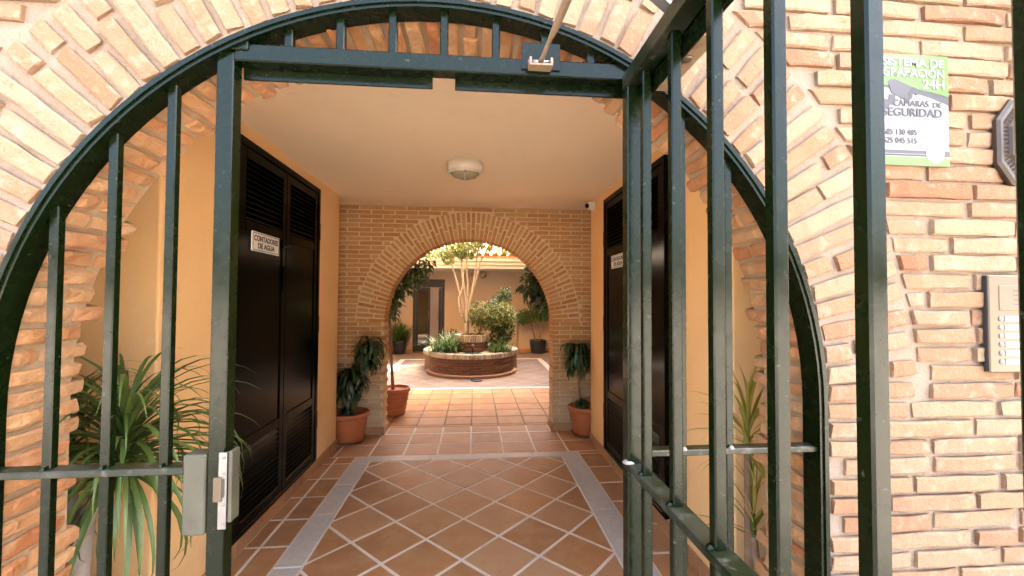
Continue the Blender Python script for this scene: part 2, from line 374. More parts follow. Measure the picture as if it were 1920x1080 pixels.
# diamond field
dg = TP*sqrt(2)
for i in range(-4, 6):
    for j in range(-6, 12):
        cx = -.518+dg/2+(i+(j % 2)/2)*dg - dg/2*0; cy = 2.468+j*dg/2
        h = dg/2-GAP*sqrt(2)
        p = clip([(cx+h, cy), (cx, cy+h), (cx-h, cy), (cx, cy-h)], (SX0+GAP, SX1-GAP, SYn+.13+GAP, SYi-GAP))
        if p: tile(p, floor, TIL, 'floor_tile')
def row(x0, x1, y0, y1, px, py, ox, oy, parent):
    i0 = math.floor((x0-ox)/px); 
    for i in range(i0, i0+int((x1-x0)/px)+3):
        j0 = math.floor((y0-oy)/py)
        for j in range(j0, j0+int((y1-y0)/py)+3):
            a, b = ox+i*px, oy+j*py
            p = clip([(a+GAP, b+GAP), (a+px-GAP, b+GAP), (a+px-GAP, b+py-GAP), (a+GAP, b+py-GAP)], (x0+GAP, x1-GAP, y0+GAP, y1-GAP))
            if p and len(p) > 2: tile(p, parent, TIL, 'floor_tile')
row(-1.37, -1.272, 1.3, SYo, 1, TP, -1.37, .12, floor)
row(-1.272, SO0, 1.3, SYo, 1, TP, -1.272, .12, floor)
row(SO1, 1.24, 1.3, SYo, 1, TP, SO1, .2, floor)
row(-1.85, -1.37, 1.27, 1.96, TP, TP, -1.85, 1.3, floor)
row(1.24, 1.72, 1.27, 1.93, TP, TP, 1.24, 1.3, floor)
row(-1.37, 1.24, SYo, 4.78, TP, TP, -.03, SYo, floor)
row(-1.7, -1.37, 4.38, 4.78, TP, TP, -.03, SYo, floor); row(1.24, 1.55, 4.43, 4.78, TP, TP, -.03, SYo, floor)
row(-.97, .87, 4.78, 5.0, TP, TP, -.03, SYo, floor)
row(-2.3, 2.2, 5.0, 7.02, TP, TP, -.03, SYo, cfl)
def slab(x0, x1, y0, y1, parent, z=.002):
    g = .0012; tile([(x0+g, y0+g), (x1-g, y0+g), (x1-g, y1-g), (x0+g, y1-g)], parent, MAR, 'marble_slab', z)
def strip(x0, x1, y0, y1, L, along, parent, rnd=random):
    a, e = (x0, x1) if along == 'x' else (y0, y1)
    while a < e-.01:
        l = L*rnd.uniform(.8, 1.15); q = min(a+l, e)
        if e-q < .15: q = e
        if along == 'x': slab(a, q, y0, y1, parent)
        else: slab(x0, x1, a, q, parent)
        a = q
strip(SO0, SX0, 1.3, SYo, .55, 'y', floor); strip(SX1, SO1, 1.3, SYo, .55, 'y', floor)
strip(SX0, SX1, SYi, SYo, .5, 'x', floor); strip(-1.08, .89, SYn-.14, SYn+.13, .7, 'x', floor)
for (a, b, c, d, al) in ((-1.80, 1.68, 7.03, 7.15, 'x'), (-1.80, 1.68, 10.42, 10.55, 'x'), (-1.80, -1.67, 7.15, 10.42, 'y'), (1.55, 1.68, 7.15, 10.42, 'y')):
    strip(a, b, c, d, .8, al, cfl)

# ------------------------------------------------------------------ brick facade with the round arch
CX, CZ, RR = -.093, 1.226, .998
FY, BY = 1.030, 1.250
fac = thing('facade_wall', 'cream brick facade with a round arched gateway and radial brick ring', 'wall', (CX, FY, 0))
def arch_outline(cx, cz, r, zb=0., n=48, k=1.0):
    return [(cx-r, zb)]+[(cx-r*cos(pi*i/n), cz+r*sin(pi*i/n)) for i in range(n+1)]+[(cx+r, zb)]
ol = arch_outline(CX, CZ, RR+.006, -.02)
obj('wall_body', prism([(-7, -.02)]+ol+[(7, -.02), (7, 16), (-7, 16)], FY, BY, 'y', 'wall_body'), MORT, fac)  # wall carried up out of view to lengthen its shadow on the street
obj('upper_shade_block', MB().box(-7, 7, BY+.002, 4.99, 2.80, 15.9).mesh('u'), PLA, fac)  # unseen upper block, raised to throw shade over the street
obj('side_block', MB().box(-7, -2.12, BY+.002, 4.99, -.02, 2.795).mesh('u'), PLA, fac)
obj('side_block', MB().box(2.02, 7, BY+.002, 4.99, -.02, 2.795).mesh('u'), PLA, fac)
rnd = random.Random(5)
# radial bricks of the ring (front face)
NV = 59; RO = 1.264
for i in range(NV):
    a = pi*(i+.5)/NV
    rad = Vector((cos(a), 0, sin(a)))
    pat = rnd.choice([0, 0, 1, 2]) if i % 2 else rnd.choice([0, 3, 1, 2])
    segs = {0: [(0, .245)], 1: [(0, .118), (.13, .118)], 2: [(0, .165), (.177, .07)], 3: [(0, .075), (.087, .16)]}[pat]
    for s0, L in segs:
        rr = RR+.015+s0+rnd.uniform(-.004, .004)
        me, sc = nearest_mesh(L, rnd)
        aa = a+rnd.uniform(-.005, .005)
        X = Vector((cos(aa), 0, sin(aa))); Z = Vector((-sin(aa), 0, cos(aa))); Yv = Vector((0, 1, 0))
        if X.cross(Yv).dot(Z) < 0: Z = -Z
        sgn = rnd.choice([1, -1])
        M = Matrix((X*sc, Yv, Z*rnd.uniform(1.02, 1.14))).transposed().to_4x4()
        M.translation = (CX+rr*cos(aa), FY-.0130+rnd.uniform(-.004, .003), CZ+rr*sin(aa))
        obj('voussoir', me, None, fac, M)
# facade courses
PIT, CH = .258, .0488
cand = []
for k in range(0, 92):
    z = .02+k*CH+.019; zb, zt = z-.019, z+.019
    off = (k % 2)*PIT/2+rnd.uniform(-.006, .006)
    for side in (1, -1):
        def lim(zz, add):       # facade side edge of the ring / opening at a height
            dz = zz-CZ
            r = RO+add if dz > 0 else None
            if dz <= 0: return RR+.016
            if dz >= r: return 0
            return sqrt(r*r-dz*dz)
        lb, lt = lim(zb, .012), lim(zt, .012)
        if CZ-.06 < z < CZ+.0: lb = lt = RR+.016
        x = -off if side == 1 else -off*.7-.04
        x = x-.5
        while x < (4.6 if side == 1 else 4.0):
            L = .245 if rnd.random() < .93 else rnd.choice([.118, .118, .19])
            x0, x1 = x, x+L; x += L+.0125+rnd.uniform(-.002, .003)
            s0b, s0t = max(0, lb-x0), max(0, lt-x0)
            if lb <= 0 and lt <= 0 and side == -1 and x0 < 0: s0b = s0t = max(0, -x0)+.006
            if lb <= 0 and lt <= 0 and side == 1 and x0 < 0:
                if x1 < .0: continue
                s0b = s0t = -x0+.006
            if x1-x0-max(s0b, s0t) < .035: continue
            cand.append((side, x0, x1, s0b, s0t, z, k))
def bdist(c):
    side, x0, x1, a, b, z, k = c
    xm = CX+side*(x0+x1+a)/2
    vis = -1.35 < xm < 2.15 and .55 < z < 2.45
    return (0 if vis else 10)+hypot(hypot(xm-.3, 1.0), z-1.5)
cand.sort(key=bdist)
stuff = MB()
for n, (side, x0, x1, s0b, s0t, z, k) in enumerate(cand):
    L = x1-x0; yy = FY-.0130+rnd.uniform(-.004, .003); ang = rnd.uniform(-.004, .004)
    cut = max(s0b, s0t) > 0
    if n < 300 and not cut and side == 1:
        me, sc = nearest_mesh(L, rnd)
        M = Matrix.Translation((CX+x0, yy, z)) @ Matrix.Rotation(ang, 4, 'Y') @ Matrix.Diagonal((sc, 1, rnd.uniform(1.0, 1.1), 1))
        obj('brick', me, None, fac, M)
    else:
        base = min(s0b, s0t)
        vs, fs = brick_verts(L-base, .038, .05, rnd, cb=(s0b-base, s0t-base, 0, 0))
        vs = [(vx+base, vy, vz) for vx, vy, vz in vs]
        if side == 1: vs = [(CX+x0+vx, yy+vy, z+vz) for vx, vy, vz in vs]
        else: vs = [(CX-(x0+vx), yy+vy, z+vz) for vx, vy, vz in vs]
        if n < 300:
            cx_ = sum(v[0] for v in vs)/len(vs); me = MB().add([(a-cx_, b-yy, c-z) for a, b, c in vs], fs).mesh('brick')
            obj('brick', me, BRK, fac, Matrix.Translation((cx_, yy, z)))
        else: stuff.add(vs, fs, rnd.random())
tag(obj('far_brickwork', stuff.mesh('far_brickwork'), BRK, fac), kind='stuff')
RMO = mat('reveal_mortar', (0.2853, 0.1971, 0.1140), .95, spec=.1, bump=[(60, .8, .006)], var=[(20, (0.3240, 0.2341, 0.1460), .45, .7, .7, 4)])
# reveal bricks (underside and jambs of the arch), running in depth, ragged at the back
RVV = [[brick_mesh(L, .039, .045, 100+s+int(L*1000), jit=.0035, ch=.007) for s in range(5)] for L in (.19, .095)]
for g in RVV:
    for q in g: q.materials.append(RVB)
def reveal(px, pz, nx, nz, rnd):
    """brick(s) at a point of the opening outline; n = direction into the opening"""
    Nn = Vector((nx, 0, nz)); X = Vector((0, 1, 0)); Yv = -Nn; Z = X.cross(Yv)
    end = BY+rnd.choice([-.008, .008, .026, .042])+rnd.uniform(-.004, .006)
    y0 = 1.072
    segs = [(y0, end)] if rnd.random() < .6 else ([(y0, y0+.07), (y0+.082, end)] if rnd.random() < .5 else [(y0, end-.085), (end-.075, end)])
    for a, b in segs:
        g, L0 = (RVV[0], .19) if b-a > .13 else (RVV[1], .095)
        pr = .014+rnd.uniform(-.004, .005)
        M = Matrix((X*((b-a)/L0), Yv, Z*rnd.uniform(.92, 1.08))).transposed().to_4x4()
        M.translation = (px+nx*pr, a, pz+nz*pr)
        obj('reveal_brick', rnd.choice(g), None, fac, M)
for i in range(62):
    a = pi*(i+.5)/62; reveal(CX+(RR+.006)*cos(a), CZ+(RR+.006)*sin(a), -cos(a), -sin(a), rnd)
for k in range(25):
    z = CZ-.026-k*.0500
    reveal(CX-RR-.006, z, 1, 0, rnd); reveal(CX+RR+.006, z, -1, 0, rnd)

def sweep(r0, r1, y0, y1, zb=0., n=56):
    path = [(-1, 0, zb)]+[(-cos(pi*i/n), sin(pi*i/n), None) for i in range(n+1)]+[(1, 0, zb)]
    vs = []
    for dx, dz, z in path:
        for r, y in ((r0, y0), (r1, y0), (r1, y1), (r0, y1)):
            vs.append((CX+dx*r, y, z if z is not None else CZ+dz*r))
    m_ = len(path)
    fs = [(i*4+k, i*4+(k+1) % 4, (i+1)*4+(k+1) % 4, (i+1)*4+k) for i in range(m_-1) for k in range(4)]+[(0, 1, 2, 3), tuple(4*(m_-1)+q for q in (3, 2, 1, 0))]
    return MB().add(vs, fs)
obj('reveal_mortar', sweep(RR+.0025, RR+.014, 1.0835, BY+.002, -.01).mesh('reveal_mortar'), RMO, fac)

# ------------------------------------------------------------------ passage
HC = 2.53
LW, RW = -1.372, 1.240
lw = thing('passage_wall', 'orange plastered passage wall carrying the meter door with the paper notice', 'wall', (LW, 3, 0))
obj('plaster', prism([(-2.1, BY+.003), (-1.86, BY+.003), (-1.86, 1.96), (LW, 1.96), (LW, 4.38), (-1.72, 4.38), (-1.72, 4.765), (-2.1, 4.765)], -.02, HC+.02, 'z', 'plaster', bev=.012), PLA, lw)
rw = thing('passage_wall', 'orange plastered passage wall behind the open gate, with the security camera', 'wall', (RW, 3, 0))
obj('plaster', prism([(2.0, BY+.003), (1.74, BY+.003), (1.74, 1.93), (RW, 1.93), (RW, 4.43), (1.56, 4.43), (1.56, 4.765), (2.0, 4.765)], -.02, HC+.02, 'z', 'plaster', bev=.012), PLA, rw)
ceil = tag(obj('ceiling', MB().box(-2.1, 2.0, BY+.003, 4.765, HC, 2.79).mesh('ceiling'), CEI), kind='structure')
def skirt(wall, x, sgn, y0, y1):
    y = y0
    while y < y1-.01:
        q = min(y+.318, y1); a, b = sorted((x, x+sgn*.011))
        boxobj('skirting_tile', a-.002 if sgn > 0 else a, b if sgn > 0 else b+.002, y+.002, q-.002, 0, .085, TIL, wall, .002); y = q
def skirtx(wall, y, x0, x1):
    x = x0
    while x < x1-.01:
        q = min(x+.318, x1); boxobj('skirting_tile', x+.002, q-.002, y-.011, y+.002, 0, .085, TIL, wall, .002); x = q
skirt(lw, LW, 1, 1.95, 4.39); skirt(rw, RW, -1, 1.92, 4.44); skirtx(lw, 1.96, -1.86, LW); skirtx(rw, 1.93, RW, 1.74)
def skirty(wall, y, x0, x1): boxobj('skirting_tile', x0, x1, y-.002, y+.011, 0, .085, TIL, wall, .002)
skirty(lw, 4.38, -1.70, LW); skirty(rw, 4.43, RW, 1.55)

# inner brick wall with arch
ICX, ICZ, IR, IRO, IY0, IY1 = -.050, 1.225, .940, 1.246, 4.765, 4.985
iw = thing('arch_wall', 'ochre brick wall with a round arch opening onto the courtyard', 'wall', (ICX, IY0, 0))
obj('wall_core', prism([(-2.1, -.02)]+arch_outline(ICX, ICZ, IR+.010, -.02)+[(2.0, -.02), (2.0, 2.795), (-2.1, 2.795)], IY0+.006, IY1-.006, 'y', 'core'), IMO, iw)
IB = [[brick_mesh(L, .040, .25, 200+s+int(L*999), jit=.0016, ch=.004) for s in range(6)] for L in (.245, .118)]
for g in IB:
    for q in g: q.materials.append(IBR)
rnd = random.Random(8)
NI = 66
for i in range(NI):
    a = pi*(i+.5)/NI
    for s0, L in ([(0, .29)] if False else ([(0, .245*.72), (.19, .118)] if i % 2 else [(0, .118), (.13, .178)])):
        g, L0 = (IB[0], .245) if L > .15 else (IB[1], .118)
        X = Vector((cos(a), 0, sin(a))); Yv = Vector((0, 1, 0)); Z = X.cross(Yv)
        M = Matrix((X*(L/L0), Yv*.96, Z*rnd.uniform(.82, .9))).transposed().to_4x4()
        M.translation = (ICX+(IR+s0)*cos(a), IY0-.006+rnd.uniform(-.002, .002), ICZ+(IR+s0)*sin(a))
        obj('voussoir', rnd.choice(g), None, iw, M)
istuff = MB(); cnt = []
for k in range(0, 51):
    z = .02+k*.0497
    if z+.02 > HC: break
    dz = z-ICZ
    for side in (1, -1):
        x = -(k % 2)*.129-.05*(side < 0)
        lim = (IR+.002) if dz <= 0 else (sqrt(max(0, (IRO+.012)**2-dz*dz)))
        if 0 < z-ICZ < .05 : pass
        while x < 1.75:
            x0, x1 = x, x+.245; x += .257
            a = max(x0, lim)
            if x1-a < .03: continue
            if dz > IRO and side == -1 and x0 < 0: a = .0
            L = x1-a
            if L < .03: continue
            xa = ICX+side*a if side == 1 else ICX-x1
            if dz > IRO+.0 and side == 1 and x0 < 0: L = x1; xa = ICX+.006
            cnt.append((xa, L, z))
cnt.sort(key=lambda q: 0 if -1.45 < q[0]+q[1]/2 < 1.4 else 1)
for n, (xa, L, z) in enumerate(cnt):
    if n < 300:
        g, L0 = (IB[0], .245) if L > .15 else (IB[1], .118)
        M = Matrix.Translation((xa, IY0-.006+rnd.uniform(-.003, .002), z)) @ Matrix.Diagonal((L/L0, .96, rnd.uniform(.93, 1.0), 1))
        obj('brick', rnd.choice(g), None, iw, M)
    else:
        vs, fs = brick_verts(L, .04, .24, rnd, jit=.0016, ch=.004)
        istuff.add([(xa+a, IY0-.006+b, z+c) for a, b, c in vs], fs, rnd.random())
if istuff.v: tag(obj('far_brickwork', istuff.mesh('f'), IBR, iw), kind='stuff')
for x0, x1 in ((-1.72, ICX-IR+.006), (ICX+IR-.006, 1.56)): boxobj('skirting_tile', x0, x1, IY0-.022, IY0-.003, 0, .085, TIL, iw, .002)
boxobj('skirting_tile', ICX-IR-.004, ICX-IR+.016, IY0-.022, IY1+.01, 0, .085, TIL, iw, .002)
boxobj('skirting_tile', ICX+IR-.016, ICX+IR+.004, IY0-.022, IY1+.01, 0, .085, TIL, iw, .002)

# ------------------------------------------------------------------ louvred meter doors
def meter_door(wx, sg, y0, y1, label, mark):
    """sg: direction out of the wall into the passage"""
    t = thing('meter_cupboard_door', label, 'door', (wx, (y0+y1)/2, .1), 'meter doors')
    z0, z1 = .105, 2.44
    def bx(name, u0, u1, ya, yb, za, zb, mt=DGR, par=t, c=.002):
        a, b = sorted((wx+sg*u0, wx+sg*u1)); return boxobj(name, a, b, ya, yb, za, zb, mt, par, c)
    fr = MB()
    for ya, yb, za, zb in ((y0, y0+.045, z0, z1), (y1-.045, y1, z0, z1), (y0+.045, y1-.045, z1-.045, z1), (y0+.045, y1-.045, z0, z0+.03)):
        a, b = sorted((wx-sg*.01, wx+sg*.030)); fr.box(a, b, ya, yb, za, zb, .003)
    obj('frame', fr.mesh('frame'), DGR, t)
    ym = (y0+y1)/2
    for (a, b) in ((y0+.05, ym-.003), (ym+.003, y1-.05)):
        lf = MB(); A, B = sorted((wx+sg*.002, wx+sg*.024))
        st = .055
        zs = [z0+.034, z0+.085, .60, .665, 1.90, 1.965, 2.33, z1-.05]
        lf.box(A, B, a, a+st, zs[0], zs[7], .003).box(A, B, b-st, b, zs[0], zs[7], .003)
        for q in (0, 2, 4, 6): lf.box(A, B, a+st, b-st, zs[q], zs[q+1], .003)
        leaf = obj('door_leaf', lf.mesh('leaf'), DGR, t)
        A2, B2 = sorted((wx+sg*.002, wx+sg*.016)); obj('panel', MB().box(A2, B2, a+st, b-st, zs[3], zs[4]).mesh('p'), DGR, leaf)
        A3, B3 = sorted((wx+sg*.001, wx+sg*.004)); 
        for (za, zb) in ((zs[1], zs[2]), (zs[5], zs[6])):
            obj('backing', MB().box(A3, B3, a+st, b-st, za, zb).mesh('p'), DGR, leaf)
            n = int((zb-za)/.033)
            for i in range(n):
                zc = za+(i+.5)*(zb-za)/n
                u1, u2 = wx+sg*.006, wx+sg*.023
                me = MB().add([(u1, a+st, zc+.016), (u1, b-st, zc+.016), (u2, b-st, zc-.010), (u2, a+st, zc-.010),
                               (u1, a+st, zc+.013), (u1, b-st, zc+.013), (u2, b-st, zc-.014), (u2, a+st, zc-.014)],
                              [(0, 1, 2, 3), (4, 5, 6, 7), (0, 1, 5, 4), (2, 3, 7, 6), (0, 3, 7, 4), (1, 2, 6, 5)]).mesh('slat')
                obj('louvre_slat', me, DGR, leaf)
    bx('lock_plate', .022, .03, ym-.05, ym-.015, 1.55, 1.72, DGR)
    h = MB().tube([(wx+sg*.026, ym-.03, 1.86), (wx+sg*.045, ym-.03, 1.86), (wx+sg*.045, ym+.03, 1.87), (wx+sg*.026, ym+.03, 1.87)], .005, 8)
    obj('hasp', h.mesh('hasp', True), BLK, t)
    for zz in (.38, 1.2, 2.0):
        for yy in (y0-.008, y1+.008):
            c = MB().tube([(wx+sg*.016, yy, zz), (wx+sg*.016, yy, zz+.14)], .013, 10); obj('hinge', c.mesh('hinge', True), DGR, t)
    return t
meter_door(LW, 1, 2.49, 3.775, 'dark louvred double door with the water meter notice, on orange wall', 1)
meter_door(RW, -1, 2.60, 3.885, 'dark louvred double door seen behind the open gate leaf', 2)
def notice(wx, sg, y0, y1, z0, z1, lines, label):
    """paper plate on a door: text runs along +y on the left wall (sg=1), along -y on the right wall"""
    t = thing('notice_plate', label, 'sign', (wx+sg*.026, (y0+y1)/2, z0))
    a, b = sorted((wx+sg*.020, wx+sg*.028)); boxobj('plate', a, b, y0, y1, z0, z1, PAP, t, .001)
    u = wx+sg*.0285; e = .006; k = .004; bm = MB()
    for ya, yb, za, zb in ((y0+e, y1-e, z1-e-k, z1-e), (y0+e, y1-e, z0+e, z0+e+k), (y0+e, y0+e+k, z0+e, z1-e), (y1-e-k, y1-e, z0+e, z1-e)):
        A, B = sorted((wx+sg*.0275, u)); bm.box(A, B, ya, yb, za, zb)
    obj('border', bm.mesh('border'), BLK, t)
    n = len(lines); H = (z1-z0-.03)/n
    for i, (s, frac) in enumerate(lines):
        W = (y1-y0-.04)*frac; me, _ = text_mesh(s, H*1.05, W, .0016)
        yc = (y0+y1)/2; zb = z1-.016-H*(i+1)+H*.14
        X = Vector((0, sg, 0)); Z = Vector((sg, 0, 0)); Yv = Vector((0, 0, 1))
        M = Matrix((X, Yv, Z)).transposed().to_4x4(); M.translation = (wx+sg*.0292, yc-sg*W/2, zb)
        obj('lettering', me, BLK, t, M)
notice(LW, 1, 2.665, 3.015, 1.785, 1.905, [('CONTADORES', 1), ('DE AGUA', .7)], 'small white notice reading CONTADORES DE AGUA on dark louvred door')
notice(RW, -1, 3.30, 3.66, 1.77, 1.885, [('CONTADORES', 1), ('DE AGUA', .7)], 'small white framed notice on the dark door behind the gate leaf')

# ------------------------------------------------------------------ green steel gate: fixed arch frame
gate = thing('arched_gate', 'dark green steel arch frame with upright bars fixed in the brick gateway', 'gate', (CX, 1.05, 0))
obj('arch_frame', sweep(RR-.011, RR+.001, 1.024, 1.082).mesh('arch_frame'), GRN, gate)
obj('arch_flange', sweep(RR-.002, RR+.009, 1.019, 1.0235).mesh('arch_flange'), GRN, gate)
def archz(x): return CZ+sqrt(max(0, (RR-.010)**2-(x-CX)**2))
def bar(x, z0, z1, par, w=.020, y=1.052, name='bar'):
    return boxobj(name, x-w/2, x+w/2, y-w/2, y+w/2, z0, z1, GRN, par, .0022)
for x in (-.958, -.837, -.712, .534, .660, .786): bar(x, .06, archz(x)+.004, gate)
bar(-.592, .0, archz(-.592)+.003, gate, .038, 1.055, 'post'); bar(.418, .0, archz(.418)+.003, gate, .038, 1.057, 'post')
for x in (-.453, -.332, -.207, -.081, .048, .172, .293): bar(x, 2.10, archz(x)+.004, gate)
boxobj('transom', -.574, .400, 1.036, 1.076, 2.062, 2.104, GRN, gate, .003)
boxobj('transom_lug', -.592, -.54, 1.031, 1.0365, 2.086, 2.112, GRN, gate, .002)
boxobj('door_stop', -.572, -.112, 1.0765, 1.083, 2.036, 2.098, GRN, gate, .0015)
boxobj('door_stop', -.055, .400, 1.0765, 1.083, 2.036, 2.098, GRN, gate, .0015)
boxobj('middle_rail', -1.078, -.655, 1.030, 1.072, 1.094, 1.110, GRD, gate, .002)
boxobj('middle_rail', .436, .896, 1.034, 1.070, 1.103, 1.118, GRD, gate, .002)
boxobj('bottom_rail', -1.078, -.611, 1.034, 1.070, .05, .09, GRN, gate, .003); boxobj('bottom_rail', .437, .894, 1.034, 1.070, .05, .09, GRN, gate, .003)
rnd = random.Random(3)
WLD = mat('pale_weld_metal', (.16, .16, .14), .4, bump=[(200, .8, .003)])
def weld(x, y, z, par, r=.008, mt=None):
    w_ = MB().lathe([(r*.95, -.003), (r*1.2, .0), (r*.7, .005), (.0, .006)], (x, y, z), 8)
    obj('weld_bead', w_.mesh('weld', True), mt or GRN, par)
for x in (.534, .660, .786): weld(x, 1.037, 1.119, gate, .006, WLD)
for x in (-.958, -.837, -.712): weld(x, 1.036, 1.111, gate, .005)
lb = boxobj('lock_box', -.661, -.6115, 1.030, 1.078, .956, 1.138, LKB, gate, .003)
sp = thing('strike_plate', 'bright steel lock strike plate fixed on the green gate post', 'lock', (-.56, 1.04, .97))
a = MB().box(-.579, -.561, 1.0225, 1.0255, .972, 1.145, .0008); obj('face_plate', a.mesh('fp'), STE, sp)
obj('latch', MB().box(-.588, -.570, 1.0185, 1.022, 1.035, 1.09, .001).mesh('la'), CHA, sp)
obj('back_box', MB().box(-.5605, -.552, 1.027, 1.060, .985, 1.146, .001).mesh('bb'), LKB, sp)
obj('slot', MB().box(-.572, -.5655, 1.0205, 1.0228, 1.045, 1.085).mesh('sl'), BLK, sp)
obj('keep', MB().box(-.579, -.5725, 1.026, 1.05, .975, 1.14, .001).mesh('kp'), STE, sp)
for z in (.984, 1.028, 1.098, 1.134): obj('screw', MB().lathe([(.0032, 0), (.0028, -.0018), (0, -.002)], (-.567, 1.0225, z), 8, 'y').mesh('s', True), STE, sp)

# open leaf, swung out towards the street
LX, LY = .390, 1.030
leaf = thing('gate_leaf', 'dark green steel barred gate leaf swung wide open towards the street', 'gate', (LX, LY, .05))
def lb_(name, s0, s1, x0, x1, z0, z1, c=.0025, par=leaf): return boxobj(name, x0, x1, LY-s1, LY-s0, z0, z1, GRD if name in ('middle_rail', 'top_rail') else GRN, par, c)
lb_('hinge_stile', .0, .038, LX-.020, LX+.018, .05, 2.028, .003)
for s in (.100, .240, .380,   .518, .647, .7755): lb_('bar', s-.010, s+.010, LX-.010, LX+.010, .075, 2.031)
lb_('closing_stile', .935, .972, LX-.018, LX+.018, .05, 2.031, .003)
lb_('top_rail', .0, .974, LX-.0205, LX+.0195, 2.029, 2.070, .003)
lb_('rail_stop', .03, .974, LX+.020, LX+.026, 1.985, 2.062, .0015)
lb_('middle_rail', .037, .936, LX-.022, LX+.022, 1.088, 1.104, .003)
lb_('bottom_rail', .037, .936, LX-.020, LX+.020, .05, .09, .003)
for s in (.100, .240, .380, .520): weld(LX-.013, LY-s, 1.105, leaf, .007)
weld(LX-.016, LY-.030, 1.105, leaf, .013, WLD)
for z in (.5, 1.75):
    obj('hinge_barrel', MB().tube([(LX+.002, LY+.006, z), (LX+.002, LY+.006, z+.11)], .010, 12).mesh('hb', True), GRN, leaf)
# door closer
dc = thing('door_closer', 'tan door closer with folding arm joining the gate transom and open leaf', 'door closer', (.3, .9, 2.07))
obj('bracket_plate', MB().box(.112, .210, 1.031, 1.0355, 2.075, 2.143, .001).mesh('bp'), GRN, dc)
cl = MB().box(.128, .186, 1.000, 1.031, 2.070, 2.075, .001).box(.128, .134, 1.000, 1.031, 2.075, 2.090, .001).box(.180, .186, 1.000, 1.031, 2.075, 2.090, .001)
obj('clevis', cl.mesh('cl'), ARM, dc)
obj('clevis_pin', MB().tube([(.126, 1.012, 2.083), (.188, 1.012, 2.083)], .005, 8).mesh('p', True), STE, dc)
obj('arm', MB().tube([(.157, 1.008, 2.082), (.160, .985, 2.085), (.166, .93, 2.090), (.168, .915, 2.090), (.172, .88, 2.0915), (.182, .76, 2.094), (.190, .68, 2.095)], [.007, .005, .005, .0065, .0085, .0095, .0095], 12).mesh('arm', True), ARM, dc)
obj('elbow_joint', MB().lathe([(.016, -.018), (.016, .012), (.011, .016), (0, .016)], (.190, .68, 2.095), 16).mesh('ej', True), ARM, dc)
A, B = Vector((.190, .68, 2.108)), Vector((.452, .862, 2.100)); d = (B-A).normalized(); n_ = Vector((-d.y, d.x, 0)); q = []
for P in (A, B):
    for s, zz in ((-.011, -.004), (.011, -.004), (.011, .005), (-.011, .005)): q.append(P+n_*s+Vector((0, 0, zz)))
obj('link_arm', MB().add(q, [(0, 1, 2, 3), (4, 5, 6, 7), (0, 1, 5, 4), (1, 2, 6, 5), (2, 3, 7, 6), (3, 0, 4, 7)]).mesh('la'), LGR, dc)
obj('closer_body', MB().box(.4165, .486, .775, 1.010, 2.022, 2.088, .006).mesh('cb'), ARM, dc)
obj('spindle', MB().tube([(.452, .862, 2.085), (.452, .862, 2.112)], .012, 14).mesh('sp', True), STE, dc)
obj('spindle_cap', MB().lathe([(.0, 2.0165), (.010, 2.0165), (.014, 2.019), (.014, 2.0225)], (.452, .862, 0), 18).mesh('sc', True), CHA, dc)

# ------------------------------------------------------------------ facade fittings
FS = FY-.0175
def fx(name, x0, x1, z0, z1, y0, y1, mt, par, c=.0): return boxobj(name, x0, x1, y0, y1, z0, z1, mt, par, c)
sg = thing('security_sign', 'white and lime green camera surveillance sign on the brick facade', 'sign', (1.15, FS, 1.86))
SX, SW, ZB, ZT = 1.046, .214, 1.858, 2.155
Y0 = FS-.006
fx('board', SX, SX+SW, ZB, ZT, Y0, FS+.004, WHI, sg, .0008)
def sheet(name, pts, mt, dy):
    n = len(pts); vs = [(SX+u*SW, Y0-dy, ZB+v*(ZT-ZB)) for u, v in pts]+[(SX+u*SW, Y0+.0002, ZB+v*(ZT-ZB)) for u, v in pts]
    fs = [tuple(range(n)), tuple(range(n, 2*n))[::-1]]+[(i, (i+1) % n, n+(i+1) % n, n+i) for i in range(n)]
    return obj(name, MB().add(vs, fs).mesh(name), mt, sg)
cur = [(u/10, .655-.0*u+.055*sin(pi*min(1, u/10*1.0+.12))) for u in range(0, 11)]
arc = lambda h0, h1: [(u/12, h0+(h1-h0)*((u/12)**2)) for u in range(13)]
sheet('grey_band', [(0, 1), (0, .72)]+arc(.695, .555)+[(1, 1)], GRY, .0004)
sheet('green_panel', [(0, 1)]+arc(.715, .63)+[(1, 1)], LIM, .0008)
sheet('green_strip', [(0, 0), (1, 0), (1, .075), (0, .075)], LIM, .0006)
sheet('grey_strip', [(0, .085), (1, .085), (1, .135), (0, .135)], GRY, .0006)
sheet('round_badge', [(.80+.125*cos(2*pi*i/28), .115+.09*sin(2*pi*i/28)) for i in range(28)], WHI, .0010)
def stext(s, u, v, hgt, wid, mt, bold=.0, right=False, name='lettering', dy=.0014):
    me, W = text_mesh(s, hgt, wid*SW, bold)
    X0 = SX+u*SW-(W if right else 0)
    M = Matrix(((1, 0, 0), (0, 0, -1), (0, 1, 0))).to_4x4(); M = Matrix(((1, 0, 0, X0), (0, 0, -1, Y0-dy), (0, 1, 0, ZB+v*(ZT-ZB)), (0, 0, 0, 1)))
    obj(name, me, mt, sg, M)
stext('SISTEMA DE', .94, .895, .030, .84, WHI, .0011, True)
stext('GRABACIÓN', .94, .800, .030, .84, WHI, .0011, True)
stext('24H', .94, .700, .034, .30, WHI, .0011, True)
stext('CÁMARAS', .24, .530, .024, .48, GRY)
stext('DE', .78, .530, .019, .12, GRY)
stext('SEGURIDAD', .10, .440, .031, .80, GRY, .0003)
stext('685 130 485', .10, .270, .022, .45, GRY)
stext('625 045 515', .10, .195, .022, .45, GRY)
for i, (u0, wd, v) in enumerate(((.60, .18, .375), (.60, .30, .345), (.60, .28, .318), (.62, .17, .265))):
    stext('.'*26, u0, v, .010, wd, LGR)
stext('........................', .06, .096, .016, .62, WHI, .0004)
